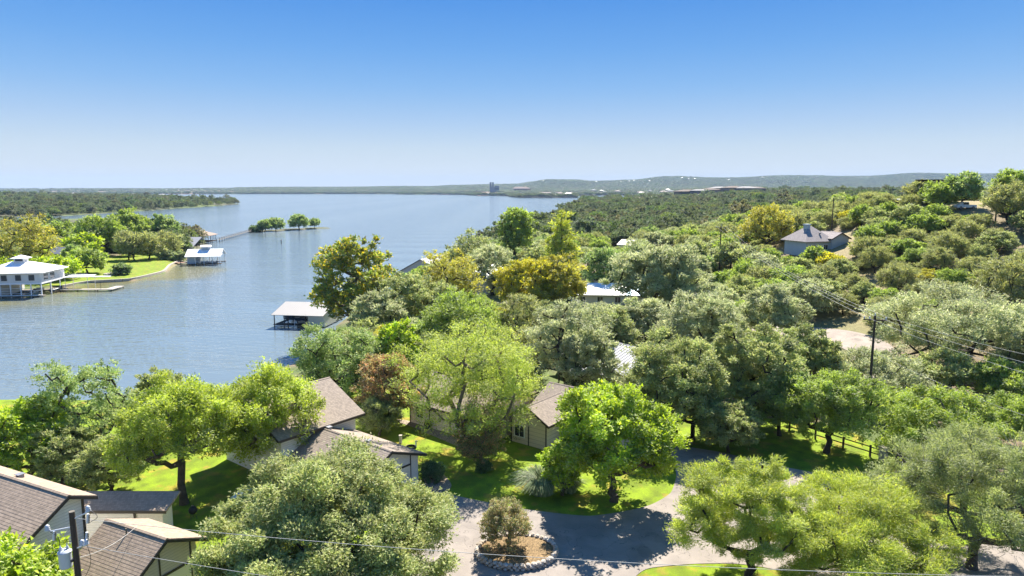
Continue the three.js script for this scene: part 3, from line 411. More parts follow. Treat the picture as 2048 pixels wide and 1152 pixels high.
  ["silver",52.4,207.8,4.0,6.5,0], ["mesquite",113.0,207.8,2.0,3.3,1], ["green",37.4,208.0,6.0,9.6,0], ["oak",91.5,208.0,4.4,6.6,1], ["mesquite",78.4,208.2,2.2,3.4,1], ["oak",85.3,208.4,1.9,3.3,1], ["green",160.0,208.4,3.7,5.2,1], ["oak",23.1,208.4,7.5,8.9,0],
  ["mesquite",104.2,208.5,3.0,4.2,1], ["mesquite",83.4,209.1,1.6,2.7,1], ["mesquite",99.5,209.2,5.1,7.2,1], ["oak",15.1,209.3,4.3,6.7,0], ["green",87.8,209.5,1.8,2.9,1], ["mesquite",95.0,210.0,2.3,4.0,1], ["mesquite",-23.0,210.2,6.3,7.4,0], ["mesquite",109.0,210.2,5.2,6.6,1],
  ["green",105.6,210.4,2.2,3.0,1], ["oak",8.3,210.5,8.8,10.0,0], ["green",90.7,211.0,1.8,2.6,1], ["silver",56.4,211.3,6.7,7.4,0], ["oak",103.1,212.1,2.1,3.2,1], ["silver",30.8,212.1,6.5,9.3,0], ["mesquite",101.0,212.4,1.8,2.9,1], ["green",82.0,212.6,6.4,7.6,1],
  ["mesquite",115.3,212.7,3.8,5.0,1], ["mesquite",98.2,212.7,2.2,3.3,1], ["mesquite",86.9,212.8,1.9,3.4,1], ["mesquite",166.0,212.9,4.0,5.1,1], ["mesquite",112.3,213.2,2.8,4.0,1], ["mesquite",90.0,213.5,3.0,3.8,1], ["mesquite",66.4,213.8,5.0,7.4,1], ["green",94.8,213.8,4.1,6.1,1],
  ["oak",109.7,213.8,2.3,3.0,1], ["green",73.3,214.2,4.6,6.5,1], ["oak",18.8,214.6,6.4,9.8,0], ["oak",117.3,215.0,1.7,2.8,1], ["mesquite",100.1,215.1,4.6,5.3,1], ["green",106.6,215.2,4.6,5.4,1], ["mesquite",92.2,215.6,2.0,3.0,1], ["mesquite",151.7,215.7,1.9,2.8,1],
  ["green",103.2,215.7,1.9,3.3,1], ["mesquite",79.5,216.0,2.1,3.6,1], ["silver",58.8,216.2,4.5,6.3,0], ["green",159.7,216.4,3.7,5.8,1], ["mesquite",149.8,216.5,1.9,3.3,1], ["oak",87.0,216.6,3.8,5.9,1], ["evergreen",11.3,216.7,7.0,8.0,0], ["mesquite",-24.7,216.9,6.2,7.2,0],
  ["mesquite",111.3,217.2,4.0,5.9,1], ["oak",114.6,217.3,1.9,3.0,1], ["silver",41.4,217.4,4.6,6.3,0], ["oak",54.3,217.7,4.7,6.1,0], ["green",-18.6,217.7,8.0,8.9,0], ["oak",102.1,217.7,2.2,3.2,1], ["mesquite",83.1,217.9,1.8,3.0,1], ["oak",140.4,217.9,1.8,2.7,1],
  ["oak",106.9,218.0,2.3,2.9,1], ["green",33.3,218.0,5.2,6.8,0], ["oak",146.3,218.1,2.1,3.1,1], ["mesquite",117.7,218.2,4.0,5.7,1], ["green",76.2,218.3,1.9,3.4,1], ["mesquite",90.7,218.4,1.8,2.8,1], ["mesquite",98.1,218.5,2.1,2.9,1], ["mesquite",166.1,218.6,2.0,2.7,1],
  ["mesquite",104.0,218.7,2.1,2.9,1], ["mesquite",79.9,218.9,2.1,2.8,1], ["mesquite",153.7,218.9,2.2,3.0,1], ["green",69.7,219.1,4.2,6.6,1], ["oak",148.6,219.2,2.4,3.2,1], ["mesquite",95.2,219.2,4.2,6.2,1], ["mesquite",135.3,219.3,2.0,3.1,1], ["mesquite",155.7,219.3,1.8,2.7,1],
  ["mesquite",114.3,219.6,1.8,3.3,1], ["oak",163.7,219.7,2.3,3.2,1], ["green",73.9,220.0,2.5,4.3,1], ["oak",127.8,220.4,2.3,3.1,1], ["oak",108.6,220.5,2.4,3.7,1], ["oak",131.4,220.8,1.7,2.8,1], ["mesquite",67.0,220.9,2.1,3.1,1], ["mesquite",100.9,221.0,5.2,6.0,1],
  ["mesquite",111.3,221.0,2.9,4.4,1], ["green",152.6,221.0,2.3,3.0,1], ["oak",136.5,221.1,2.3,3.0,1], ["mesquite",119.4,221.4,2.0,2.9,1], ["mesquite",62.3,221.6,5.4,8.2,1], ["mesquite",89.2,221.7,4.1,6.2,1], ["mesquite",76.9,221.7,3.4,5.3,1], ["mesquite",160.0,221.8,2.2,3.3,1],
  ["mesquite",156.7,221.9,2.4,3.5,1], ["mesquite",26.2,221.9,6.8,9.0,0], ["green",150.0,222.0,2.5,4.0,1], ["green",37.5,222.1,5.0,6.1,0], ["mesquite",117.5,222.2,1.7,2.6,1], ["mesquite",114.7,222.2,2.6,3.4,1], ["mesquite",83.1,222.3,5.0,7.9,1], ["mesquite",165.7,222.4,2.8,4.4,1],
  ["green",142.2,222.5,2.1,2.7,1], ["mesquite",93.5,222.6,2.2,3.1,1], ["mesquite",144.6,222.6,2.1,3.3,1], ["silver",-9.3,222.7,5.9,7.3,0], ["mesquite",147.6,222.7,1.5,2.7,1], ["mesquite",138.8,222.8,2.2,2.8,1], ["mesquite",132.2,222.8,2.0,3.1,1], ["green",-175.3,222.9,7.9,9.5,2],
  ["oak",98.0,222.9,2.4,3.7,1], ["oak",154.6,222.9,2.2,2.9,1], ["oak",-24.9,222.9,4.9,7.2,0], ["oak",-1.3,223.1,5.3,6.2,0], ["evergreen",43.7,223.1,4.9,6.1,0], ["silver",55.6,223.1,4.0,6.2,0], ["oak",71.2,223.2,3.0,4.3,1], ["oak",109.4,223.2,2.1,2.7,1],
  ["mesquite",5.5,223.4,4.3,6.4,0], ["oak",11.3,223.7,6.4,8.4,0], ["green",74.3,223.9,2.0,3.2,1], ["oak",135.5,224.0,2.3,3.3,1], ["mesquite",111.5,224.0,1.6,2.6,1], ["mesquite",158.0,224.0,2.1,2.7,1], ["mesquite",143.0,224.2,1.9,2.9,1], ["mesquite",169.3,224.3,3.4,5.2,1],
  ["mesquite",95.6,224.3,3.2,4.3,1], ["green",128.7,224.4,2.7,3.7,1], ["mesquite",137.8,224.4,2.0,2.9,1], ["mesquite",80.3,224.4,2.1,2.7,1], ["oak",91.0,224.6,2.2,3.1,1], ["green",156.1,224.7,2.5,3.4,1], ["mesquite",150.9,224.7,1.8,2.9,1], ["mesquite",148.8,224.8,2.0,3.4,1],
  ["green",102.3,225.0,2.9,4.5,1], ["oak",162.2,225.0,3.8,5.6,1], ["mesquite",64.6,225.0,2.8,3.8,1], ["mesquite",113.5,225.1,1.6,2.7,1], ["oak",146.2,225.1,2.3,3.2,1], ["green",87.1,225.3,2.8,3.8,1], ["oak",123.2,225.4,2.2,2.8,1], ["mesquite",118.1,225.5,4.8,6.5,1],
  ["green",67.3,225.6,3.4,4.6,1], ["mesquite",62.2,225.6,1.8,2.6,1], ["oak",18.0,225.9,5.1,8.0,0], ["oak",177.6,226.0,4.3,5.8,1], ["mesquite",133.7,226.2,3.0,4.5,1], ["oak",139.7,226.2,2.3,3.8,1], ["oak",-18.9,226.2,4.1,6.4,0], ["mesquite",130.0,226.3,2.3,3.0,1],
  ["oak",143.3,226.7,2.6,4.6,1], ["mesquite",84.7,226.7,3.3,4.5,1], ["oak",98.1,226.8,2.5,4.2,1], ["mesquite",79.8,226.8,2.7,4.4,1], ["oak",136.6,227.1,2.4,3.8,1], ["silver",34.0,227.4,4.3,6.2,0], ["green",69.9,227.4,2.4,3.0,1], ["oak",108.4,227.6,5.2,8.1,1],
  ["mesquite",169.5,227.7,2.6,4.6,1], ["mesquite",75.7,227.7,5.1,7.8,1], ["mesquite",93.8,227.8,5.0,6.9,1], ["oak",101.1,227.8,1.6,2.8,1], ["oak",156.6,227.8,2.7,4.4,1], ["mesquite",153.0,228.0,2.0,2.9,1], ["green",39.6,228.0,5.8,9.0,0], ["green",116.5,228.1,2.1,2.9,1],
  ["green",159.8,228.4,2.9,4.2,1], ["mesquite",148.6,228.4,2.7,4.1,1], ["mesquite",63.4,228.7,3.5,4.5,1], ["mesquite",60.3,228.7,1.9,2.9,1], ["mesquite",130.8,228.8,2.3,2.9,1], ["mesquite",113.8,228.8,2.4,3.1,1], ["oak",0.6,229.1,4.4,7.0,0], ["oak",88.1,229.2,4.2,5.5,1],
  ["green",123.0,229.6,4.5,5.6,1], ["green",165.4,229.7,4.0,5.4,1], ["mesquite",145.9,229.7,2.3,2.9,1], ["mesquite",118.0,229.7,2.5,3.5,1], ["mesquite",-13.1,229.8,8.9,10.1,0], ["mesquite",154.4,230.5,2.2,2.8,1], ["mesquite",133.1,230.8,1.9,3.1,1], ["silver",25.3,230.8,6.2,10.1,0],
  ["mesquite",111.9,230.9,2.4,3.6,1], ["oak",6.6,231.0,5.5,6.9,0], ["oak",126.0,231.1,3.0,4.5,1], ["oak",161.1,231.1,2.1,2.7,1], ["mesquite",137.6,231.2,3.4,5.3,1], ["mesquite",100.7,231.7,5.8,7.8,1], ["oak",-5.0,231.7,6.8,9.3,0], ["green",-19.5,231.9,5.4,6.6,0],
  ["silver",-25.0,232.0,5.4,6.4,0], ["mesquite",58.8,232.0,6.3,7.4,0], ["oak",117.0,232.5,1.8,2.8,1], ["oak",157.4,232.5,3.6,5.8,1], ["oak",-185.4,232.8,6.5,7.9,2], ["green",68.9,233.0,4.8,6.8,1], ["oak",34.0,233.1,5.3,6.5,0], ["mesquite",170.2,233.3,3.5,5.1,1],
  ["mesquite",94.0,233.3,3.7,5.3,1], ["green",12.8,233.5,4.6,6.8,0], ["mesquite",127.3,233.7,2.4,3.5,1], ["mesquite",112.9,233.9,2.1,3.0,1], ["mesquite",82.9,234.0,6.1,7.6,1], ["green",176.6,234.0,4.7,6.6,1], ["mesquite",125.1,234.2,1.7,2.8,1], ["mesquite",107.3,234.3,4.2,6.2,1],
  ["oak",115.9,234.3,2.3,3.4,1], ["mesquite",120.8,235.4,5.4,7.0,1], ["oak",45.0,235.4,4.9,6.1,0], ["mesquite",165.2,235.6,3.9,5.4,1], ["mesquite",136.9,236.6,3.7,5.8,1], ["oak",-24.8,236.6,3.8,6.0,0], ["silver",17.8,237.2,5.8,8.2,0], ["green",-8.0,237.3,5.1,6.6,0],
  ["green",39.5,237.4,4.4,6.4,0], ["mesquite",31.2,237.6,4.4,6.9,0], ["mesquite",172.4,237.8,4.8,5.4,1], ["green",113.4,237.8,5.6,8.3,1], ["mesquite",143.4,238.4,4.2,5.3,1], ["oak",153.9,238.5,3.8,5.6,1], ["oak",186.6,239.0,3.9,5.7,1], ["mesquite",73.1,239.1,5.8,7.1,1],
  ["oak",-188.2,239.1,5.3,7.5,2], ["mesquite",94.1,239.2,4.4,6.5,1], ["green",61.8,239.3,7.3,9.2,0], ["oak",24.6,240.0,5.4,6.7,0], ["silver",-16.1,240.2,6.2,8.3,0], ["oak",179.4,240.3,4.9,6.4,1], ["oak",130.6,240.5,4.0,5.6,1], ["green",147.7,240.6,3.4,5.0,1],
  ["green",82.7,241.3,5.5,7.4,1], ["mesquite",124.2,241.3,4.6,5.4,1], ["mesquite",160.8,241.6,4.5,5.4,1], ["mesquite",-24.2,241.6,4.4,6.7,0], ["mesquite",12.9,242.5,5.0,6.6,0], ["mesquite",174.3,242.7,4.1,5.4,1], ["mesquite",104.4,242.8,3.5,5.1,1], ["mesquite",169.1,242.8,4.9,6.1,1],
  ["evergreen",35.1,242.9,4.6,6.9,0], ["oak",-4.6,243.1,4.8,6.1,0], ["mesquite",90.6,243.4,4.9,5.7,1], ["green",19.9,243.7,8.2,9.5,0], ["green",154.7,244.6,3.9,5.4,1], ["mesquite",97.7,244.7,4.6,6.5,1], ["mesquite",110.1,244.7,4.2,6.1,1], ["mesquite",4.7,244.7,4.9,7.0,0],
  ["mesquite",67.5,244.8,4.0,5.3,1], ["oak",46.8,244.9,5.7,7.0,0], ["silver",-20.0,245.1,5.4,8.0,0], ["oak",62.3,245.6,4.6,5.1,1], ["mesquite",144.9,245.8,5.2,6.3,1], ["oak",165.4,246.2,3.5,5.1,1], ["silver",-8.6,246.2,4.7,7.2,0], ["oak",117.9,246.4,6.7,8.1,1],
  ["mesquite",78.0,246.8,5.1,6.0,1], ["oak",39.1,247.0,4.3,6.1,0], ["mesquite",150.5,247.3,3.2,5.2,1], ["mesquite",189.4,247.5,3.9,5.5,1], ["oak",29.9,247.8,4.7,7.3,0], ["gold",13.9,247.9,3.9,6.0,0], ["green",130.7,248.0,4.5,6.8,1], ["green",195.5,248.1,5.1,6.7,1],
  ["gold",179.7,248.1,5.1,7.5,1], ["lime",-192.0,248.1,7.9,10.5,2], ["gold",172.5,248.2,4.9,6.8,1], ["lime",-181.7,248.3,4.5,7.3,2], ["oak",-24.2,248.4,4.4,6.2,0], ["evergreen",0.3,248.9,6.0,9.3,0], ["mesquite",159.1,249.1,5.4,8.2,1], ["oak",-15.4,249.2,4.0,6.0,0],
  ["mesquite",85.9,249.5,3.3,5.2,1], ["oak",21.4,249.9,4.7,6.9,0], ["green",47.5,250.5,5.6,6.6,0], ["mesquite",99.5,250.9,6.3,8.1,1], ["green",141.1,251.0,3.9,5.2,1], ["mesquite",125.8,251.1,4.1,5.5,1], ["oak",8.3,251.2,4.5,7.0,0], ["mesquite",73.9,251.8,5.1,6.0,1],
  ["gold",91.7,251.9,7.3,8.3,1], ["mesquite",146.2,252.1,4.1,6.5,1], ["mesquite",81.3,252.3,3.6,5.4,1], ["green",107.1,252.5,4.3,6.6,1], ["green",114.5,252.6,4.1,5.0,1], ["oak",185.7,252.8,3.7,5.1,1], ["green",27.5,252.9,4.7,6.5,0], ["oak",14.7,253.0,5.5,6.9,0],
  ["oak",66.8,253.6,7.2,8.5,1], ["evergreen",-21.9,253.6,5.0,7.3,0], ["green",-177.4,253.8,4.6,7.2,2], ["mesquite",120.1,253.8,5.0,7.2,1], ["oak",-202.1,253.9,8.8,10.6,2], ["green",163.8,254.3,5.4,6.6,1], ["green",-9.4,254.6,6.2,7.2,0], ["mesquite",131.8,254.8,3.7,5.8,1],
  ["green",-186.2,255.1,5.7,7.1,2], ["oak",19.8,255.3,5.2,7.9,0], ["oak",191.0,255.3,4.2,5.0,1], ["oak",196.5,255.7,4.4,5.3,1], ["oak",156.0,256.4,5.3,7.3,1], ["green",32.5,256.6,7.1,8.7,0], ["oak",86.5,256.7,6.5,7.7,1], ["oak",137.2,256.9,3.9,6.1,1],
  ["oak",-193.7,257.0,6.0,7.7,2], ["green",100.3,257.4,4.2,5.4,1], ["oak",110.0,257.6,4.9,5.8,1], ["silver",9.4,257.8,5.3,6.2,0], ["silver",-17.8,258.0,6.1,8.0,0], ["oak",124.9,258.4,4.8,7.3,1], ["oak",-1.0,258.6,6.9,10.5,0], ["oak",71.4,258.7,3.7,5.3,1],
  ["mesquite",146.2,258.7,6.4,8.3,1], ["mesquite",25.6,258.8,8.2,9.9,0], ["gold",186.0,258.9,5.4,7.8,1], ["green",179.3,258.9,4.5,5.2,1], ["mesquite",77.0,259.0,5.0,7.1,1], ["mesquite",15.1,259.4,6.8,7.8,0], ["mesquite",170.0,260.3,6.5,7.6,0], ["evergreen",192.4,260.7,4.6,6.1,0],
  ["lime",-181.4,261.0,7.5,10.9,2], ["silver",64.6,261.1,4.7,7.2,0], ["oak",201.3,261.1,6.3,8.0,0], ["green",-9.0,261.2,6.3,7.1,0], ["green",94.0,261.4,5.6,8.0,0], ["green",-23.2,261.6,5.4,6.2,0], ["green",164.5,262.0,5.0,6.0,0], ["green",133.2,262.0,7.2,8.6,0],
  ["mesquite",150.9,262.1,4.4,6.5,0], ["oak",82.0,262.4,5.1,7.1,0], ["green",-209.9,262.5,5.7,8.6,2], ["silver",157.3,262.9,6.1,9.9,0], ["evergreen",32.4,262.9,5.2,7.6,0], ["evergreen",101.4,263.0,5.0,7.0,0], ["evergreen",88.5,263.3,4.8,6.0,0], ["silver",8.0,263.6,6.3,9.1,0],
  ["green",119.4,264.4,4.5,6.6,0], ["green",112.3,264.6,6.8,8.0,0], ["oak",73.7,264.8,4.4,6.9,0], ["oak",67.7,265.4,5.5,6.6,0], ["silver",55.6,265.5,6.9,8.7,0], ["oak",185.7,265.8,7.0,8.1,0], ["silver",61.6,265.8,4.2,6.1,0], ["oak",105.3,265.9,5.3,6.2,0],
  ["oak",15.6,266.0,5.8,6.8,0], ["silver",180.3,266.1,4.7,6.0,0], ["mesquite",141.5,266.2,8.0,9.9,0], ["evergreen",196.1,266.2,5.9,8.1,0], ["green",-16.6,266.2,5.3,7.9,0], ["silver",21.2,266.5,7.2,8.4,0], ["mesquite",129.7,266.6,5.5,6.4,0], ["silver",205.1,266.7,5.5,8.8,0],
  ["mesquite",-1.8,266.9,5.5,8.8,0], ["green",92.5,267.5,4.5,6.6,0], ["oak",171.8,267.6,7.3,9.1,0], ["silver",150.9,268.8,6.0,7.9,0], ["mesquite",26.1,268.8,4.2,6.3,0], ["gold",34.5,268.9,4.8,7.2,0], ["evergreen",157.9,269.0,5.3,6.4,0], ["oak",80.7,269.1,5.6,7.1,0],
  ["silver",165.1,269.4,6.1,7.7,0], ["oak",-9.4,269.6,5.4,6.9,0], ["mesquite",109.8,269.8,5.2,6.4,0], ["gold",102.1,270.2,7.0,7.8,0], ["oak",9.1,270.2,5.9,7.5,0], ["mesquite",115.2,270.3,5.2,7.3,0], ["mesquite",212.2,270.3,5.1,7.3,0], ["oak",96.3,270.4,4.8,6.3,0],
  ["green",87.1,270.5,7.3,8.2,0], ["mesquite",123.5,270.6,4.7,6.8,0], ["oak",-22.5,270.8,4.6,6.6,0], ["oak",-193.0,271.0,6.4,9.6,2], ["oak",55.4,271.2,5.1,6.4,0], ["silver",200.8,271.4,5.8,6.7,0], ["silver",-14.8,271.5,4.3,6.6,0], ["oak",60.9,271.5,4.9,6.5,0],
  ["silver",3.9,271.5,5.4,6.9,0], ["evergreen",176.9,271.6,5.9,7.4,0], ["green",70.9,271.8,5.8,6.8,0], ["oak",185.4,271.9,5.5,6.2,0], ["green",129.6,272.2,4.3,6.4,0], ["oak",15.4,272.3,4.9,6.4,0], ["oak",141.9,272.5,4.8,6.1,0], ["mesquite",136.5,272.7,5.4,7.2,0],
  ["oak",194.2,274.2,6.8,10.3,0], ["green",-213.4,274.2,6.5,9.9,2], ["silver",148.5,274.3,6.1,7.0,0], ["evergreen",105.6,274.5,4.2,6.6,0], ["silver",159.8,274.6,6.4,7.5,0], ["oak",110.8,274.6,5.2,6.3,0], ["mesquite",81.6,274.8,5.4,7.1,0], ["oak",30.9,274.9,4.9,6.1,0],
  ["green",-186.4,275.0,5.6,7.5,2], ["green",23.1,275.1,6.6,8.5,0], ["green",-7.4,275.6,5.7,8.4,0], ["oak",165.1,275.6,5.3,6.1,0], ["green",94.2,276.0,5.6,7.4,0], ["oak",52.6,276.1,4.2,6.6,0], ["green",171.5,276.2,5.6,9.0,0], ["oak",-204.9,276.2,8.8,10.8,2],
  ["oak",210.5,276.3,6.6,7.4,0], ["oak",9.7,276.4,6.3,8.8,0], ["oak",-20.0,276.4,4.8,6.7,0], ["oak",72.7,276.7,4.1,6.2,0], ["oak",128.1,276.7,4.2,6.1,0], ["mesquite",183.4,276.7,5.3,7.1,0], ["evergreen",60.4,277.1,5.9,7.6,0], ["mesquite",203.1,277.3,6.9,7.7,0],
  ["oak",-222.1,277.5,5.4,7.4,2], ["green",66.3,277.5,5.4,7.2,0], ["green",117.4,277.8,6.8,9.4,0], ["mesquite",-1.9,278.2,6.7,7.6,0], ["green",217.8,278.3,6.5,9.6,0], ["mesquite",177.4,278.4,5.1,7.6,0], ["silver",134.7,278.6,5.5,6.2,0], ["green",-191.6,278.6,5.1,7.4,2],
  ["evergreen",153.4,278.8,5.0,6.6,0], ["oak",36.4,278.9,5.3,7.5,0], ["oak",77.4,279.1,5.2,6.6,0], ["oak",123.9,279.5,4.8,6.9,0], ["oak",-14.2,279.5,6.3,8.4,0], ["green",140.8,279.8,7.2,9.5,0], ["mesquite",90.8,279.9,4.6,6.1,0], ["mesquite",55.9,280.0,5.8,6.7,0],
  ["oak",188.6,280.1,6.4,8.8,0], ["green",30.2,280.4,7.9,8.9,0], ["oak",84.4,280.8,4.9,6.8,0], ["mesquite",-7.9,281.2,4.7,6.8,0], ["mesquite",159.0,281.3,5.1,6.6,0], ["silver",111.0,281.4,6.6,7.7,0], ["green",19.8,281.5,5.8,8.1,0], ["silver",11.9,281.8,6.1,6.9,0],
  ["mesquite",198.9,282.0,5.5,7.9,0], ["green",104.3,282.1,7.1,10.0,0], ["gold",131.2,282.1,5.3,6.1,0], ["mesquite",4.7,282.3,3.9,6.2,0], ["silver",166.2,282.3,5.2,7.5,0], ["mesquite",97.3,282.4,4.1,6.3,0], ["green",-19.7,282.4,5.4,6.7,0], ["oak",172.7,283.2,6.0,7.4,0],
  ["oak",64.3,283.5,6.0,8.0,0], ["lime",-198.7,283.9,8.4,10.4,2], ["mesquite",205.3,284.3,6.3,8.7,0], ["oak",178.3,284.5,4.1,6.4,0], ["silver",221.1,284.5,5.2,6.4,0], ["oak",149.6,284.7,6.0,7.7,0], ["green",37.7,284.7,6.1,7.0,0], ["silver",80.6,284.9,6.0,6.7,0],
  ["oak",-217.2,284.9,5.3,7.3,2], ["oak",144.1,285.4,5.3,6.6,0], ["mesquite",184.6,285.4,6.5,8.0,0], ["oak",72.3,285.5,5.8,8.7,0], ["evergreen",137.4,285.5,5.8,7.9,0], ["oak",117.8,285.9,4.1,6.6,0], ["green",-14.8,286.0,5.6,8.6,0], ["green",129.1,286.3,4.5,6.2,0],
  ["mesquite",56.4,286.4,6.5,10.3,0], ["mesquite",210.9,286.5,5.2,7.3,0], ["oak",91.7,287.1,5.2,7.7,0], ["silver",161.7,287.2,6.5,9.3,0], ["silver",32.3,287.6,4.9,6.4,0], ["mesquite",-0.5,287.7,5.7,6.9,0], ["silver",194.4,288.0,5.0,7.1,0], ["silver",6.3,288.6,5.6,6.5,0],
  ["evergreen",25.8,288.6,5.2,6.1,0], ["green",-233.0,289.0,7.7,10.0,2], ["mesquite",188.5,289.0,4.9,6.2,0], ["silver",217.4,289.3,5.7,9.0,0], ["evergreen",13.4,289.9,7.0,9.5,0], ["oak",179.2,289.9,4.9,6.6,0], ["silver",83.9,290.1,4.8,6.5,0], ["mesquite",174.3,290.2,4.1,6.0,0],
  ["oak",36.6,290.2,5.3,7.0,0], ["evergreen",-6.3,290.2,6.5,7.5,0], ["oak",-223.6,290.3,6.3,8.6,2], ["oak",121.1,290.3,5.3,6.6,0], ["mesquite",113.4,290.5,6.9,8.1,0], ["mesquite",-19.0,290.6,5.8,7.0,0], ["oak",106.6,290.7,4.8,6.5,0], ["green",153.9,290.9,8.1,9.8,0],
  ["oak",145.5,290.9,4.6,6.5,0], ["mesquite",228.1,291.0,7.4,10.3,0], ["green",167.3,291.2,7.2,8.0,0], ["mesquite",127.6,291.4,5.4,7.1,0], ["green",98.4,291.7,4.4,6.5,0], ["silver",199.8,291.9,6.9,7.7,0], ["green",206.5,292.1,7.8,9.5,0], ["oak",185.5,292.7,5.2,6.7,0],
  ["oak",140.1,292.9,5.0,6.0,0], ["green",29.8,293.1,5.6,7.1,0], ["evergreen",87.9,293.3,4.2,6.5,0], ["evergreen",161.7,293.4,4.3,6.4,0], ["oak",-199.4,293.4,6.9,9.1,2], ["mesquite",221.9,293.5,6.1,6.9,0], ["green",-14.3,293.5,5.6,6.9,0], ["silver",68.0,293.5,6.2,8.9,0],
  ["oak",76.1,293.6,6.7,7.8,0], ["silver",20.1,293.6,8.8,9.9,0], ["oak",55.7,293.8,6.8,8.0,0], ["oak",193.3,294.3,7.5,8.9,0], ["oak",176.4,294.5,5.7,6.7,0], ["silver",171.5,294.7,4.5,6.2,0], ["green",5.4,294.8,5.7,8.3,0], ["silver",135.1,294.9,5.6,8.4,0],
  ["oak",62.0,295.1,4.6,7.2,0], ["silver",147.4,295.4,4.3,6.2,0], ["oak",81.8,295.6,4.6,6.1,0], ["evergreen",104.1,295.8,4.4,6.3,0], ["oak",119.0,295.9,5.2,7.4,0], ["mesquite",217.2,296.3,6.8,7.8,0], ["mesquite",11.4,296.5,6.5,7.6,0], ["mesquite",110.7,296.8,4.9,7.3,0],
  ["silver",166.4,296.9,5.5,7.0,0], ["mesquite",35.3,297.0,7.7,10.2,0], ["evergreen",98.7,297.0,4.2,6.5,0], ["silver",-4.5,297.4,6.6,8.0,0], ["green",124.9,297.4,5.8,8.8,0], ["mesquite",226.2,297.6,5.3,8.1,0], ["oak",86.4,298.0,5.0,6.0,0], ["oak",-16.7,298.4,5.1,6.8,0],
  ["mesquite",204.5,298.5,4.6,6.3,0], ["oak",235.0,298.6,4.0,6.4,0], ["evergreen",186.7,298.6,4.6,6.5,0], ["oak",74.7,298.6,5.1,6.3,0], ["green",27.5,298.7,4.8,7.6,0], ["oak",93.1,298.8,7.7,8.5,0], ["oak",209.9,299.1,5.5,7.0,0], ["silver",130.8,299.1,5.2,6.3,0],
  ["green",-10.7,299.7,5.9,7.2,0], ["silver",177.2,300.0,6.3,7.5,0], ["lime",-232.0,300.2,5.1,8.1,2], ["green",-168.4,300.3,9.2,11.7,2], ["oak",-211.7,300.5,10.2,12.8,2], ["silver",144.0,300.7,6.2,9.5,0], ["oak",152.1,300.7,6.4,7.8,0], ["mesquite",68.5,300.8,5.5,7.9,0],
  ["oak",80.8,300.8,4.3,6.8,0], ["gold",159.9,301.3,7.2,9.1,0], ["oak",191.1,301.4,6.0,7.5,0], ["oak",15.8,301.5,7.7,9.7,0], ["mesquite",170.7,301.6,6.4,9.2,0], ["oak",6.3,301.9,6.8,9.5,0], ["silver",137.8,301.9,4.0,6.0,0], ["oak",229.7,302.0,5.7,6.4,0],
  ["green",106.1,302.1,8.1,9.8,0], ["oak",39.0,302.1,4.7,6.5,0], ["evergreen",60.7,302.1,7.9,9.8,0], ["green",-194.0,302.1,6.9,8.8,2], ["mesquite",-1.6,302.4,5.1,6.5,0], ["green",197.6,302.6,8.8,10.2,0], ["mesquite",-19.3,302.6,4.1,6.2,0], ["oak",115.5,302.8,7.0,9.3,0],
  ["evergreen",221.5,302.8,6.0,8.7,0], ["mesquite",31.3,303.0,6.7,7.5,0], ["oak",-201.1,303.1,7.9,12.7,2], ["oak",129.6,303.6,4.0,6.2,0], ["silver",85.4,304.2,4.5,6.3,0], ["lime",-221.2,304.3,6.7,10.0,2], ["silver",180.9,304.6,4.8,7.0,0], ["silver",23.7,304.8,6.1,8.3,0],
  ["oak",73.9,305.1,5.6,7.4,0], ["oak",-240.6,305.1,7.0,9.5,2], ["silver",122.8,305.3,4.8,7.8,0], ["silver",98.4,305.6,6.8,8.2,0], ["green",-13.8,306.4,5.5,6.7,0], ["mesquite",163.8,307.1,5.1,8.0,0], ["oak",78.4,307.3,4.1,6.0,0], ["mesquite",237.8,307.3,6.6,9.0,0],
  ["oak",40.7,307.4,5.1,6.8,0], ["silver",91.0,307.5,5.9,9.4,0], ["silver",153.6,307.5,6.7,8.6,0], ["green",186.8,307.6,7.1,10.3,0], ["oak",66.2,307.7,4.4,6.7,0], ["oak",-5.7,307.7,9.0,10.1,0], ["oak",136.4,307.7,7.7,9.6,0], ["green",110.8,307.8,7.2,8.9,0],
  ["green",215.3,308.1,7.3,9.2,0], ["silver",103.3,308.1,4.8,6.3,0], ["mesquite",16.9,308.3,5.3,6.0,0], ["oak",117.2,308.3,5.0,6.1,0], ["oak",1.4,308.4,6.2,8.8,0], ["green",-193.7,308.7,9.6,12.9,2], ["oak",-18.4,308.7,5.4,6.8,0], ["oak",175.4,308.7,8.5,9.8,0],
  ["green",207.4,308.8,5.6,8.7,0], ["silver",34.5,308.9,5.5,7.9,0], ["silver",227.5,309.0,7.2,8.9,0], ["silver",28.0,309.1,5.0,7.8,0], ["oak",128.0,309.2,6.4,7.3,0], ["green",83.3,309.3,5.4,7.1,0], ["green",145.9,309.4,6.8,8.4,0], ["silver",10.8,309.4,7.7,9.4,0],
  ["green",199.2,309.5,4.2,6.3,0], ["silver",58.6,309.7,4.4,7.0,0], ["oak",159.0,309.9,3.9,6.1,0], ["silver",168.7,309.9,6.2,7.1,0], ["evergreen",193.5,310.0,6.8,7.8,0], ["oak",-250.5,311.1,8.4,12.7,2], ["oak",-231.3,311.8,9.2,11.8,2], ["oak",-217.5,312.2,6.2,9.2,2],
  ["green",-161.2,313.4,8.1,12.8,2], ["green",-239.6,314.5,6.6,9.0,2], ["oak",-245.1,316.0,6.5,9.4,2], ["oak",-169.0,316.8,6.9,11.1,2], ["oak",-197.2,318.4,5.6,8.7,2], ["green",-251.4,318.7,8.0,10.1,2], ["green",-220.4,319.2,9.1,12.5,2], ["lime",-180.9,319.4,6.6,8.6,2],
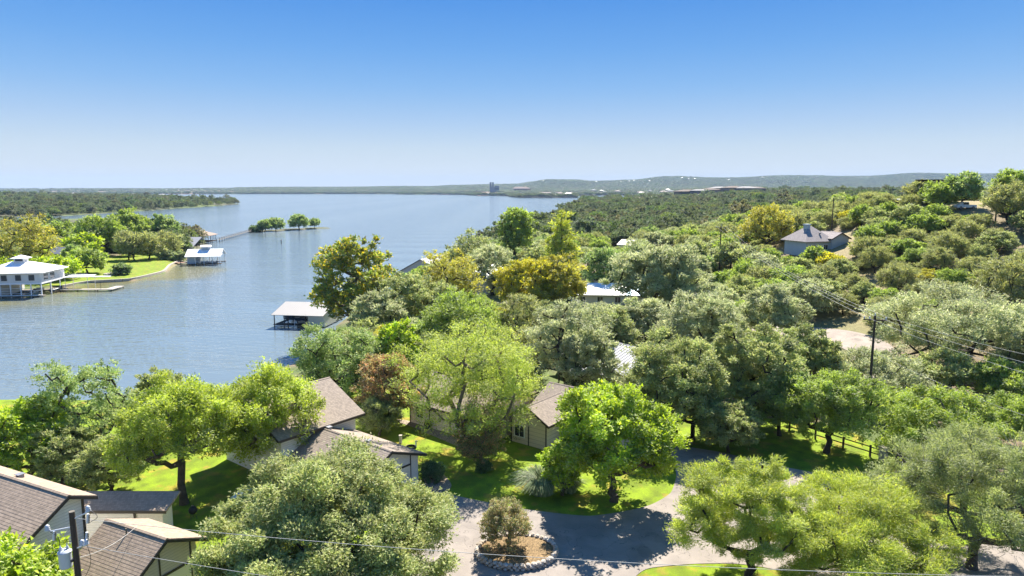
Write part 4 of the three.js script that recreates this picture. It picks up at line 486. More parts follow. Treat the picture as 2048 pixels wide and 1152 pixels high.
  ["green",-213.6,320.3,7.1,9.8,2], ["oak",-161.6,322.3,6.6,9.7,2], ["oak",-204.9,323.1,8.9,11.9,2], ["lime",-241.2,323.4,7.1,11.2,2], ["green",-191.9,323.7,9.4,12.2,2], ["lime",-258.3,327.8,5.4,8.5,2], ["lime",-232.0,328.3,10.0,12.3,2], ["lime",-219.7,329.4,5.5,8.6,2],
  ["green",-196.3,329.4,7.5,11.6,2],
];
// ---------------------------------------------------------------- planting
const LOOKS = {
  soft: { hues: [[0.205, 0.25, 0.015], [0.145, 0.19, 0.018], [0.28, 0.31, 0.03]], len: 0.36, wid: 0.17, cover: 2.5, fork: 0.34, low: -0.3 },
  lime2: { hues: [[0.19, 0.24, 0.03], [0.14, 0.19, 0.025], [0.26, 0.3, 0.05]], len: 0.4, wid: 0.09, fork: 0.15 },
  full: { dense: 1.5, clump: 0.2, low: -0.6 }, hang: { low: -0.75, fork: 0.24 }, thin: { dense: 0.55, cover: 1.7 }, brown: { hues: [[0.22, 0.21, 0.02], [0.16, 0.17, 0.025], [0.29, 0.25, 0.025]] },
};
let seedAt = 100;
for (const [name, kind, label, x, D, h, w, look] of TREES) {
  const far = D > 150, o = makeTree(kind, h, w, ++seedAt, { ...Object.keys(look ?? {}).reduce((a, k) => ({ ...a, ...LOOKS[k] }), {}), leaf: w > 14 && D < 43 ? 0.66 : D < 50 ? 0.64 : clamp(D / 86, 0.56, 3.6), most: w > 14 && D < 43 ? 260000 : D < 50 ? 105000 : D < 60 ? 62000 : D < 80 ? 54000 : D < 150 ? (w > 16 ? 46000 : 24000) : 9000, sides: far ? 4 : 7 });
  plant(o, name, label, 'tree', x, D, seedAt * 2.4);
}
const WOOD_NAMES = {
  oak: ['live_oak_tree', 'olive green oak'], silver: ['silver_oak_tree', 'pale silvery oak'], green: ['leafy_tree', 'fresh green leafy tree'], mesquite: ['mesquite_tree', 'thin yellowish green mesquite'],
  evergreen: ['evergreen_oak_tree', 'deep green dense oak'], gold: ['golden_tree', 'golden yellow tree'], lime: ['lime_green_tree', 'bright lime green tree'],
};
const PLACES = ['in the closed woods along the shore and streets', 'in the dry brush of the hillside', 'in the grove across the bay'];
const stock = new Map();
function fromStock(kind, near, n) {
  const key = kind + near + n;
  if (!stock.has(key)) stock.set(key, makeTree(kind, 6, 8, 500 + stock.size * 13, { leaf: near ? 1.15 : 1.9, most: near ? 13000 : 4600, sides: near ? 5 : 3, dense: 1.1 }));
  return stock.get(key).clone();
}
const LANDMARKS = [['the blue grey house', 79, 177], ['the bright white metal roof', 21, 160], ['the street bend', 54, 114], ['the hilltop pickup', 116, 176], ['the tan tiled house', 61, 330], ['the pale house in the oaks', 47, 262], ['the pink roofed house', 25, 192], ['the grey metal roofed house', 15, 98], ['the lakeside cottage', -7, 182], ['the spreading silver oak', 62, 94], ['the brown hilltop house', 120, 197], ['the tall boathouse on the bank', -26, 218], ['the ridge house', 134, 226], ['the crossarm pole beyond the street', 55, 182], ['the dark hilltop pole', 113, 160], ['the yellow hillside trees', 85, 114]];
WOODS.forEach(([kind, x, D, h, w, place], i) => {
  const [name, what] = WOOD_NAMES[kind], near = LANDMARKS.reduce((a, [l, lx, lD]) => { const d = Math.hypot(x - lx, D - lD); return d < a[1] ? [l, d] : a; }, ['', 30])[0];
  const where = place === 2 ? PLACES[2] : near ? (place ? 'on the dry slope by ' : 'in the woods by ') + near : PLACES[place], size = w < 6.4 ? 'small ' : w > 8.6 ? 'wide ' : '';
  plant(fromStock(kind, D < 150, i % 3), name, size + what + ' ' + where, 'tree', x, D, i * 1.7, size + what + 's ' + where, w / 8, h / 6);
});
{ // the woods that run on to the far shores: too many to count
  const r = rng(4242), spots = [], tone = new THREE.Color();
  const add = (x, D, w, h) => spots.push([x, height(x, D), D, w, h]);
  for (let k = 0; k < 26000; k++) { // behind the near woods, out to 2 km
    const D = 310 * Math.pow(2300 / 310, r()), x = (r() * 1.75 - 0.8) * D, [s, which] = shore(x, D); if (s < 3 || which === 3 || (which === 1 && (D < 315 || D > 430))) continue;
    const w = 6 + 14 * r() * r() * r() + D * 0.005; add(x, D, w, w * (0.55 + 0.3 * r()));
  }
  for (let k = 0; k < 26000; k++) { // far shores and hills
    const D = 2300 * Math.pow(9000 / 2300, r()), x = (r() * 1.8 - 0.9) * D, [s] = shore(x, D); if (s < 4 || (x < 300 && D > 3000 && fbm(x / 120, D / 500, 3, 77) > 0.62)) continue;
    const w = 14 + 12 * r() + D * 0.005; add(x, D, w, 7 + 5 * r());
  }
  for (let k = 0; k < 24000; k++) { const D = 4900 + 3900 * r(), x = (r() * 1.3 - 0.4) * D; if (D < 5400 && shore(x, D)[0] < 4) continue; const w = 38 + 26 * r(); add(x, D, w, 9 + 5 * r()); } // the wooded hills
  const far = SHORES[0].filter(([x, D]) => D > 2600 && D < 5600); // the dark tree line along the far shore
  for (let k = 0; k + 1 < far.length; k++) { const [a, b] = [far[k], far[k + 1]], n = Math.min(500, Math.hypot(b[0] - a[0], b[1] - a[1]) / 2.5); for (let i = 0; i < n; i++) { const t = r(), x = lerp(a[0], b[0], t), D = lerp(a[1], b[1], t) + 6 + 130 * r() * r(); if (shore(x, D)[0] > 2) spots.push([x, height(x, D), D, 14 + 10 * r(), 9 + 6 * r()]); } }
  const kinds = ['oak', 'green', 'evergreen'], sets = kinds.map(() => []);
  spots.forEach((s, i) => sets[Math.floor(r() * r() * 3)].push(s));
  sets.forEach((set, q) => {
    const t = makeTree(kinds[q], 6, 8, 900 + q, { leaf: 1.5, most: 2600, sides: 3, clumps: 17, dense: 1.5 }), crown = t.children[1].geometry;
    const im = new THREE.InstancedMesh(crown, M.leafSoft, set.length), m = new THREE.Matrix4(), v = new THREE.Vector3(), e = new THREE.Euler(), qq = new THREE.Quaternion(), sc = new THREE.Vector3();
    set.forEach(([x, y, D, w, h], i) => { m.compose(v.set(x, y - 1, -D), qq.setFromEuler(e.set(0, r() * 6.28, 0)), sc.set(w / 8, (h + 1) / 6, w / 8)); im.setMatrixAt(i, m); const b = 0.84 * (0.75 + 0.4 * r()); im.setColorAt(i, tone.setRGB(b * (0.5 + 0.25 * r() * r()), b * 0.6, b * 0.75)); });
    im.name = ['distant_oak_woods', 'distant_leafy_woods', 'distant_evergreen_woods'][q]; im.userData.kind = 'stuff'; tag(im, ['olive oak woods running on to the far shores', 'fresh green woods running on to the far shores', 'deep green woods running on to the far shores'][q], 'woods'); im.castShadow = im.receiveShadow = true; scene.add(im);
  });
}
// ---------------------------------------------------------------- lawns, drives and streets
const onGround = (list, off) => { // a flat sheet over the level ground, outline in [x, D], rounded by a curve
  const c = new THREE.CatmullRomCurve3(list.map(([x, D]) => new THREE.Vector3(x, 0, D)), true, 'catmullrom', 0.35), pts = c.getPoints(list.length * 8).slice(0, -1).map((p) => new THREE.Vector2(p.x, p.z));
  const g = new THREE.ShapeGeometry(new THREE.Shape(pts)), p = g.attributes.position, uv = g.attributes.uv;
  for (let i = 0; i < p.count; i++) { const x = p.getX(i), D = p.getY(i); uv.setXY(i, x / 8, D / 8); p.setXYZ(i, x, 3 + off, -D); }
  g.computeVertexNormals(); return g;
};
M.grassMap = texture(1024, (u, v, i, j) => { const n = fbm(u * 8, v * 8, 5, 201, 8), f = 0.72 + 0.56 * hash(i, j, 9) * (0.5 + 0.5 * vnoise(u * 128, v * 128, 4, 128)), dry = smooth(0.55, 0.72, fbm(u * 5 + 0.3, v * 5, 5, 231, 5)); return [lerp(0.46, 0.57, dry) * f * (0.75 + 0.5 * n), lerp(0.545, 0.53, dry) * f * (0.75 + 0.5 * n), 0.04 * f + 0.12 * dry]; });
M.lawn = new THREE.MeshStandardMaterial({ map: M.grassMap, bumpMap: M.grassMap, bumpScale: 0.05, roughness: 1 });
structure('lawn', onGround([[-75, 55], [-75, 84], [-50, 86], [-30, 92], [-14, 92], [14, 82], [22, 81], [37, 76], [40, 66], [44, 52], [44, 30], [20, 26], [-20, 26], [-60, 26], [-75, 34]], 0.02), M.lawn);
M.asphaltMap = texture(1024, (u, v, i, j) => { let n = 0.505 + 0.13 * (fbm(u * 6, v * 6, 5, 301, 6) - 0.5) + 0.1 * (hash(i, j, 3) - 0.5); const stain = smooth(0.62, 0.7, fbm(u * 4, v * 4, 5, 321, 4)); n -= 0.05 * stain; const crack = Math.abs(fbm(u * 5, v * 5, 4, 341, 5) - 0.5) < 0.004 ? 0.14 : 0; n -= crack; return [n * 1.05, n * 0.98, n * 0.92]; });
M.asphalt = new THREE.MeshStandardMaterial({ map: M.asphaltMap, bumpMap: M.asphaltMap, bumpScale: 0.02, roughness: 0.93 });
structure('asphalt_drive', onGround([[-8.8, 59], [-6.8, 59.4], [-6, 58.2], [-1.7, 56.2], [1.5, 55], [6.5, 53.9], [11.5, 55.6], [14.2, 58.2], [15.6, 61.8], [16.6, 65.6], [20.2, 65.2], [23.2, 63.6], [26, 61.4], [29.2, 58.4], [29.6, 55.5], [28.5, 52.6], [31.6, 50.6], [34, 49], [41, 49.8], [42.5, 40], [30, 36], [22, 44], [17.3, 46.3], [13.7, 46.5], [9.9, 45.9], [8.4, 44.4], [6.5, 41], [0, 38.5], [-8, 39], [-9, 46], [-9.6, 53], [-10.4, 57]], 0.05), M.asphalt);
M.concrete = new THREE.MeshStandardMaterial({ map: M.asphaltMap, color: new THREE.Color().setRGB(1.15, 1.1, 1.04), roughness: 0.9 });
structure('concrete_apron', onGround([[16.4, 64.6], [17, 69.6], [21.6, 67.9], [25.6, 64.8], [29.5, 62.4], [31.2, 61], [29.9, 58.6], [26.2, 61.2], [23, 63.7], [20, 65.2]], 0.075), M.concrete);
structure('front_walk', onGround([[2.2, 73.6], [4.4, 72.4], [5.6, 70.6], [4, 69.6], [2.6, 70.8]], 0.06), M.concrete);
M.gravelMap = texture(512, (u, v, i, j) => { const n = 0.35 + 0.4 * vnoise(u * 64, v * 64, 7, 64) + 0.2 * hash(i, j, 2); return [n * 0.86, n * 0.78, n * 0.68]; });
M.gravel = new THREE.MeshStandardMaterial({ map: rep(M.gravelMap, 2), bumpMap: rep(M.gravelMap, 2), bumpScale: 0.06, roughness: 1 });
structure('gravel_bed', onGround([[-8.6, 62.4], [-6.7, 62.4], [-5.6, 60], [-5.9, 58.6], [-7.6, 59.2]], 0.065), M.gravel);
structure('house_bed', onGround([[-14.6, 78.2], [-11.5, 75.6], [-6, 69.8], [-4.4, 68.4], [-5.4, 71.4], [-12, 77.6]], 0.045), M.gravel);
{ // the street on the slope, laid along the ground
  const path = new THREE.CatmullRomCurve3([[40, 80], [44, 86], [50, 95], [57, 106], [56, 114], [49, 121], [44, 128], [40, 140], [36, 160]].map(([x, D]) => new THREE.Vector3(x, 0, D))), pos = [], uv = [], idx = [], N = 110, W = 12;
  for (let i = 0; i <= N; i++) { const p = path.getPoint(i / N), t = path.getTangent(i / N), w = 2.9 + 1.5 * Math.exp(-(((i / N - 0.5) / 0.14) ** 2)); for (let k = 0; k <= W; k++) { const q = (k / W - 0.5) * 2 * w, x = p.x + t.z * q, D = p.z - t.x * q; pos.push(x, height(x, D) + 0.09, -D); uv.push(x / 8, D / 8); if (i < N && k < W) { const a = i * (W + 1) + k; idx.push(a, a + 1, a + W + 1, a + 1, a + W + 2, a + W + 1); } } }
  const g = geom(pos, idx, uv); g.computeVertexNormals(); structure('street', g, M.concrete);
}
// ---------------------------------------------------------------- houses
M.shingleMap = texture(512, (u, v, i, j) => { const row = Math.floor(v * 16), c = Math.floor(u * 20 + (row % 2) * 0.5), b = 0.82 + 0.13 * hash(c % 20, row, 5) + 0.08 * (hash(i, j, 6) - 0.5), gap = (v * 16) % 1 < 0.14 || (u * 20 + (row % 2) * 0.5) % 1 < 0.06 ? 0.8 : 1; return [b * gap, b * gap * 0.95, b * gap * 0.9]; });
const shingle = (r, g, b) => new THREE.MeshStandardMaterial({ color: new THREE.Color().setRGB(r, g, b), map: rep(M.shingleMap, 1 / 3.2), bumpMap: rep(M.shingleMap, 1 / 3.2), bumpScale: 0.008, roughness: 0.95 });
M.roofTan = shingle(0.46, 0.39, 0.325); M.roofTaupe = shingle(0.38, 0.345, 0.315); M.roofDark = shingle(0.2, 0.17, 0.15); M.roofGrey = shingle(0.42, 0.41, 0.44); M.roofPink = shingle(0.4, 0.33, 0.29);
M.plankMap = texture(256, (u, v) => { const t = (v * 8) % 1, b = 0.9 + 0.1 * fbm(u * 8, v * 64, 3, 401, 8); return t < 0.1 ? [b * 0.78, b * 0.78, b * 0.78] : [b, b, b]; });
const siding = (r, g, b, k = 1) => new THREE.MeshStandardMaterial({ color: new THREE.Color().setRGB(r, g, b), map: rep(M.plankMap, 0.6 * k), bumpMap: rep(M.plankMap, 0.6 * k), bumpScale: 0.01, roughness: 0.8 });
M.wallGrey = siding(0.8, 0.77, 0.76); M.wallCream = siding(0.72, 0.61, 0.48, 0.5); M.wallTaupe = siding(0.7, 0.59, 0.5); M.wallWhite = siding(0.78, 0.77, 0.74, 0.8); M.wallPale = siding(0.68, 0.68, 0.58, 1.2); M.wallBlue = siding(0.42, 0.5, 0.58); M.wallBrown = siding(0.16, 0.12, 0.09);
M.stuccoMap = texture(256, (u, v, i, j) => { const n = 0.86 + 0.14 * fbm(u * 20, v * 20, 4, 431, 20) + 0.05 * (hash(i, j, 1) - 0.5); return [n, n, n]; });
M.whitewash = std(0.82, 0.76, 0.72, 0.9, { map: M.stuccoMap, bumpMap: M.stuccoMap, bumpScale: 0.04 });
M.trim = std(0.055, 0.042, 0.034, 0.7); M.frame = std(0.8, 0.8, 0.78, 0.5); M.darkMetal = std(0.06, 0.06, 0.065, 0.5, { metalness: 0.4 });
M.glass = new THREE.MeshPhysicalMaterial({ color: new THREE.Color().setRGB(0.03, 0.035, 0.04), roughness: 0.06, ior: 1.5 });
M.metalWhite = std(0.82, 0.82, 0.83, 0.38); M.metalGrey = std(0.24, 0.245, 0.27, 0.5, { metalness: 0.3 }); M.metalBlue = std(0.2, 0.34, 0.5, 0.45, { metalness: 0.2 }); M.metalTan = std(0.4, 0.34, 0.31, 0.5);
M.woodGrey = std(0.3, 0.28, 0.25, 0.9, { map: M.bark }); M.woodDark = std(0.12, 0.095, 0.075, 0.9, { map: M.bark }); M.stone = std(0.5, 0.45, 0.38, 0.95, { map: M.stuccoMap, bumpMap: M.stuccoMap, bumpScale: 0.05 });
M.black = std(0.012, 0.012, 0.013, 0.6);
// one slope of a shingled roof, its courses lapped: from the ridge [z, y] down to the eave [z, y]
function slope(ridge, eave, x0, x1, lap = 0.21, thick = 0.16) {
  const L = Math.hypot(eave[0] - ridge[0], eave[1] - ridge[1]), n = Math.max(1, Math.round(L / lap)), dz = (eave[0] - ridge[0]) / n, dy = (eave[1] - ridge[1]) / n, nl = Math.hypot(dz, dy), up = [-dy / nl * Math.sign(dz), Math.abs(dz) / nl], P = [];
  for (let k = 0; k < n; k++) { P.push([ridge[0] + dz * k, ridge[1] + dy * k]); P.push([ridge[0] + dz * (k + 1) + Math.abs(up[0]) * 0.006 * Math.sign(dz), ridge[1] + dy * (k + 1) + 0.006]); }
  P.push([eave[0], eave[1] - thick * 0.4], [eave[0] - up[0] * thick, eave[1] - thick], [ridge[0], ridge[1] - thick * 1.1]);
  return prism(P, x0, x1);
}
function ribbed(ridge, eave, x0, x1, gap = 0.6, thick = 0.1) { // standing seam metal: a sheet with raised seams
  const list = [prism([ridge, eave, [eave[0], eave[1] - thick], [ridge[0], ridge[1] - thick]], x0, x1)], n = Math.round((x1 - x0) / gap);
  for (let k = 0; k <= n; k++) { const x = lerp(x0 + 0.03, x1 - 0.03, k / n); list.push(prism([[ridge[0], ridge[1] + 0.05], [eave[0], eave[1] + 0.05], [eave[0], eave[1] + 0.002], [ridge[0], ridge[1] + 0.002]], x - 0.025, x + 0.025)); }
  return join(list);
}
const placeGeo = (g, t) => { if (t) { if (t[0]) g.rotateY(t[0]); g.translate(t[1] ?? 0, t[2] ?? 0, t[3] ?? 0); } return g; };
// a gabled block with its ridge along x; walls z0..z1, the ridge at rz; slopes fall at mn (towards +z) and mf
function gable(o, { x0, x1, z0, z1, rz = (z0 + z1) / 2, ry, mn, mf = mn, over = 0.5, end = 0.45, roof, wall, trim = M.trim, metal = false, foot = -0.3, at, fascia = true }) {
  const yn = ry - mn * (z1 - rz), yf = ry - mf * (rz - z0), t = 0.2, P = (n, g, m) => part(o, n, placeGeo(g, at), m);
  P('wall', prism([[z0, foot], [z1, foot], [z1, yn - t], [rz, ry - t], [z0, yf - t]], x0, x1), wall);
  const mk = metal ? ribbed : slope;
  P('roof', mk([rz, ry], [z1 + over, yn - mn * over], x0 - end, x1 + end), roof); P('roof', mk([rz, ry], [z0 - over, yf - mf * over], x0 - end, x1 + end), roof);
  P('ridge_cap', prism([[rz - 0.14, ry - 0.03], [rz, ry + 0.05], [rz + 0.14, ry - 0.03]], x0 - end - 0.02, x1 + end + 0.02), roof);
  if (fascia) for (const [x, s] of [[x1 + end, 1], [x0 - end, -1]]) for (const [z, y, m] of [[z1 + over, yn - mn * over, mn], [z0 - over, yf - mf * over, mf]]) P('rake_board', prism([[rz, ry - 0.05], [z, y - 0.05], [z, y - 0.27], [rz, ry - 0.27]], s > 0 ? x + 0.002 : x - 0.042, s > 0 ? x + 0.042 : x - 0.002), trim);
  if (fascia) { P('eave_board', box(x0 - end, x1 + end, yn - mn * over - 0.24, yn - mn * over - 0.02, z1 + over + 0.004, z1 + over + 0.04), trim); P('eave_board', box(x0 - end, x1 + end, yf - mf * over - 0.24, yf - mf * over - 0.02, z0 - over - 0.04, z0 - over - 0.004), trim); }
  return { yn, yf };
}
const board = (o, g, at, n = 'trim_board', m = M.trim) => part(o, n, placeGeo(g, at), m);
// a window set in a wall that faces +z at depth z (or +x when side)
function windowOn(o, side, c, y, d, w, h, panes = 2, at, frame = M.frame) {
  const B = (a0, a1, y0, y1, d0, d1) => placeGeo(side ? box(d0, d1, y0, y1, a0, a1) : box(a0, a1, y0, y1, d0, d1), at), win = part(o, 'window', join(B(c - w / 2, c - w / 2 + 0.09, y, y + h, d + 0.004, d + 0.07), B(c + w / 2 - 0.09, c + w / 2, y, y + h, d + 0.004, d + 0.07), B(c - w / 2 + 0.09, c + w / 2 - 0.09, y + h - 0.09, y + h, d + 0.004, d + 0.07), B(c - w / 2 - 0.05, c + w / 2 + 0.05, y - 0.06, y + 0.001, d + 0.004, d + 0.1)), frame);
  for (let k = 0; k < panes; k++) { const a = c - w / 2 + 0.09 + (w - 0.18) * k / panes, b = c - w / 2 + 0.09 + (w - 0.18) * (k + 1) / panes; part(win, 'pane', B(a + (k ? 0.03 : 0), b - (k < panes - 1 ? 0.03 : 0), y + 0.001, y + h - 0.09, d + 0.006, d + 0.03), M.glass); }
  if (panes > 1) part(win, 'mullion', join(...Array.from({ length: panes - 1 }, (_, k) => { const a = c - w / 2 + 0.09 + (w - 0.18) * (k + 1) / panes; return B(a - 0.03, a + 0.03, y + 0.001, y + h - 0.09, d + 0.004, d + 0.06); })), frame);
  return win;
}
function garageFront(o, x, z0, z1, rz, top, doorZ0, doorZ1, doorH) { // boards and sectional door on a gable wall that faces +x
  board(o, box(x + 0.004, x + 0.06, doorH, doorH + 0.16, doorZ0 - 0.1, doorZ1 + 0.1)); for (const z of [doorZ0 - 0.1, doorZ1]) board(o, box(x + 0.004, x + 0.05, -0.1, doorH - 0.002, z, z + 0.1));
  board(o, box(x + 0.004, x + 0.05, doorH + 0.165, top(doorZ0 - 0.05), doorZ0 - 0.1, doorZ0)); board(o, box(x + 0.004, x + 0.05, doorH + 0.165, top(rz + 0.3), rz + 0.3, rz + 0.4));
  const d = new THREE.Group(); d.name = 'garage_door'; o.add(d);
  for (let k = 0; k < 4; k++) part(d, 'panel', box(x + 0.003, x + 0.035, doorH * k / 4 + 0.008, doorH * (k + 1) / 4 - 0.008, doorZ0 + 0.005, doorZ1 - 0.005), M.doorCream ??= std(0.78, 0.7, 0.6, 0.6));
}
const R = (d) => d * Math.PI / 180;
function vent(o, x, y, z) { part(o, 'roof_vent', join(box(x - 0.18, x + 0.18, y - 0.1, y + 0.16, z - 0.18, z + 0.18), box(x - 0.24, x + 0.24, y + 0.161, y + 0.2, z - 0.24, z + 0.24)), M.metalGrey); }
function pipe(o, x, y, z, h = 0.5) { part(o, 'vent_pipe', bar([x, y - 0.2, z], [x, y + h, z], 0.05, 8), M.woodGrey); }
{ // shingled house at the transformer pole: tall block, garage wing and low shaded wing
  const o = thing('shingled_house', 'tan shingled house with a pale grey gable behind the transformer pole', 'house', -28.6, 3, 41.8, R(-26));
  gable(o, { x0: -14, x1: -0.45, z0: -1.1, z1: 5, rz: 0, ry: 7.5, mn: 0.66, mf: 0.42, over: 0.7, roof: M.roofTan, wall: M.wallGrey });
  board(o, box(-0.446, -0.4, 0.5, 6.7, -1.14, -0.98)); vent(o, -6.5, 7.3, -0.6); pipe(o, -9, 6.3, 1.5);
  const at = [R(26), -6.9, 0, -4.9];
  part(o, 'low_roof', placeGeo(join(prism([[-1.7, 3.6], [0.6, 3.1], [0.6, 2.95], [-1.7, 3.45]], -1, 6.6)), at), M.roofTan);
  part(o, 'wing_wall', placeGeo(box(-0.6, 3.9, -0.3, 3.06, -1.4, 0.1), at), M.wallGrey); part(o, 'stone_wall', placeGeo(box(3.905, 6, -0.3, 3.06, -1.4, 0.06), at), M.whitewash);
  board(o, box(-1, 6.6, 2.87, 3.09, 0.604, 0.65), at, 'eave_board'); board(o, box(3.84, 3.98, -0.2, 2.86, 0.104, 0.17), at); board(o, box(3.99, 5.2, 1.35, 1.55, 0.064, 0.14), at);
}
{
  const o = thing('garage_wing', 'tan shingled garage with a cream gable in front of the grey gable', 'garage', -22, 3, 40.9, R(-26));
  gable(o, { x0: -5.6, x1: -0.45, z0: -2.4, z1: 4.4, rz: 0, ry: 5, mn: 0.72, mf: 0.44, over: 0.6, roof: M.roofTan, wall: M.wallTaupe });
  garageFront(o, -0.45, -2.4, 4.4, 0, (z) => 4.7 - (z > 0 ? 0.72 : 0.44) * Math.abs(z), -1.9, 2.9, 2.3); pipe(o, -3.4, 4.7, 0.4, 0.4);
}
{
  const o = thing('shingled_house', 'taupe shingled house with a steep roof and white garage beside the bright lawn', 'house', -10.4, 3, 57.1, R(-38));
  gable(o, { x0: -12, x1: -0.55, z0: -3.5, z1: 3.6, rz: 0, ry: 4.4, mn: 0.5, mf: 0.36, over: 0.7, roof: M.roofTaupe, wall: M.whitewash });
  garageFront(o, -0.55, -3.5, 3.6, 0, (z) => 4.1 - (z > 0 ? 0.5 : 0.36) * Math.abs(z), -2.5, 2.3, 2.2);
  vent(o, -9.3, 4.35, -0.3); vent(o, -3.6, 4.35, -0.3);
  gable(o, { x0: -4.3, x1: 4.25, z0: -4.9, z1: 4.9, rz: 0, ry: 7.4, mn: 0.5, over: 0.7, end: 0.7, roof: M.roofTaupe, wall: M.wallGrey, at: [R(90), -15.2, 0, 0] }); // the tall block, its ridge across
  vent(o, -12.4, 6.05, 1.2); pipe(o, -13.6, 6.6, -1.6, 0.6);
}
{
  const o = thing('courtyard_house', 'low tan house with dark boards behind the tall pale elm', 'house', -12.3, 3, 77, R(-38));
  gable(o, { x0: 0, x1: 12, z0: -9, z1: -0.5, ry: 5.2, mn: 0.5, over: 0.6, roof: M.roofTaupe, wall: M.wallCream });
  for (const x of [0.02, 3.2, 6.4, 9.6]) board(o, box(x, x + 0.12, -0.1, 2.9, -0.496, -0.44));
  windowOn(o, false, 8, 0.9, -0.5, 1.6, 1.3); windowOn(o, false, 1.7, 0.9, -0.5, 1.3, 1.3);
  part(o, 'chimney', box(4.2, 5.2, 4.2, 6.4, -6.2, -5.2), M.stone);
  const at = [0, 13.6, 0, -6.2]; gable(o, { x0: 0, x1: 11, z0: -8, z1: 0, ry: 5, mn: 0.48, over: 0.7, roof: M.roofTaupe, wall: M.wallTaupe, at });
  const ag = [R(-90), 15.5, 0, -4.2]; gable(o, { x0: -5, x1: 1.2, z0: -2.4, z1: 2.4, ry: 4.5, mn: 0.55, over: 0.5, roof: M.roofTaupe, wall: M.wallCream, at: ag });
  windowOn(o, false, 14.3, 0.8, -3, 1.4, 1.3, 2); for (const x of [13.15, 15.45, 17.72]) board(o, box(x, x + 0.12, -0.1, 2.9, -2.996, -2.94));
  const d = part(o, 'door', box(18.3, 19.3, 0, 2.1, -6.196, -6.13), M.trim); part(d, 'handle', box(18.4, 18.46, 0.95, 1.1, -6.128, -6.08), M.metalGrey);
}
{
  const o = thing('metal_roofed_house', 'house with a grey standing seam roof half hidden by silvery oaks', 'house', 15.5, 3.1, 96, R(-55));
  gable(o, { x0: -8, x1: 7, z0: -5, z1: 5, ry: 5.2, mn: 0.4, over: 0.8, roof: M.metalGrey, wall: M.wallCream, metal: true });
  windowOn(o, false, -3, 0.9, 5, 1.5, 1.3); windowOn(o, false, 3, 0.9, 5, 1.5, 1.3);
  part(o, 'porch_roof', prism([[5.9, 2.8], [8.6, 2.3], [8.6, 2.2], [5.9, 2.7]], -4, 5), M.metalGrey); for (const x of [-3.6, 0.5, 4.6]) part(o, 'post', box(x - 0.08, x + 0.08, 0, 2.19, 8.2, 8.36), M.trim);
}
{
  const o = thing('white_roofed_house', 'house with a bright white metal roof among the oaks', 'house', 20.5, 3.8, 160, R(-4));
  gable(o, { x0: -6.5, x1: 6.5, z0: -7, z1: 6, ry: 4.4, mn: 0.24, over: 0.7, roof: M.metalWhite, wall: M.wallWhite, metal: true, fascia: false });
  for (const x of [-4, 0, 4]) windowOn(o, false, x, 0.9, 6, 1.4, 1.3);
}
{
  const o = thing('blue_roofed_wing', 'low wing with a blue grey metal roof beside the bright white roof', 'house', 30.5, 3.8, 153, R(-12));
  gable(o, { x0: -4, x1: 4.6, z0: -4, z1: 4, ry: 4.6, mn: 0.3, over: 0.6, roof: M.metalBlue, wall: M.wallWhite, metal: true, fascia: false }); windowOn(o, false, 0, 0.9, 4, 1.6, 1.3);
}
{
  const o = thing('lake_shed', 'tall grey metal roofed boathouse on the bank beyond the yellowing sycamore', 'boathouse', -26.5, 0.4, 218, R(75));
  gable(o, { x0: -7, x1: 7, z0: -8.5, z1: 8.5, ry: 8.4, mn: 0.55, over: 1, roof: M.metalGrey, wall: M.wallTaupe, metal: true, fascia: false }); for (const z of [-4, 0, 4]) windowOn(o, true, z, 1.5, 7, 1.4, 1.4);
}
{
  const o = thing('lake_cottage', 'cottage with a pale grey metal roof between the golden trees', 'house', -7.5, 3, 182, R(48));
  gable(o, { x0: -5, x1: 5, z0: -6, z1: 6, ry: 7, mn: 0.42, over: 0.8, roof: M.metalWhite, wall: M.wallPale, metal: true, fascia: false }); windowOn(o, true, 0, 1, 5, 1.6, 1.4);
}
function hip(w, d, y0, y1, ridge = 0) { // a hipped roof: eaves w by d at y0, ridge of that length at y1, as slabs with an underside
  const a = [-w / 2, y0, -d / 2], b = [w / 2, y0, -d / 2], c = [w / 2, y0, d / 2], e = [-w / 2, y0, d / 2], r0 = [-ridge / 2, y1, 0], r1 = [ridge / 2, y1, 0], dn = ([x, y, z]) => [x * 0.99, y - 0.16, z * 0.99];
  const pos = [], quad = (...p) => { for (const t of [[0, 1, 2], [0, 2, 3]]) for (const k of t) if (p[k]) pos.push(...p[k]); }, tri = (...p) => p.forEach((v) => pos.push(...v));
  quad(e, c, r1, r0); quad(b, a, r0, r1); tri(c, b, r1); tri(a, e, r0);
  for (const [p, q] of [[a, b], [b, c], [c, e], [e, a]]) quad(p, q, dn(q), dn(p)); quad(dn(a), dn(b), dn(c), dn(e));
  const uv = []; for (let i = 0; i < pos.length; i += 3) uv.push(pos[i], pos[i + 2]);
  const g = geom(pos, null, uv); g.computeVertexNormals(); return g;
}
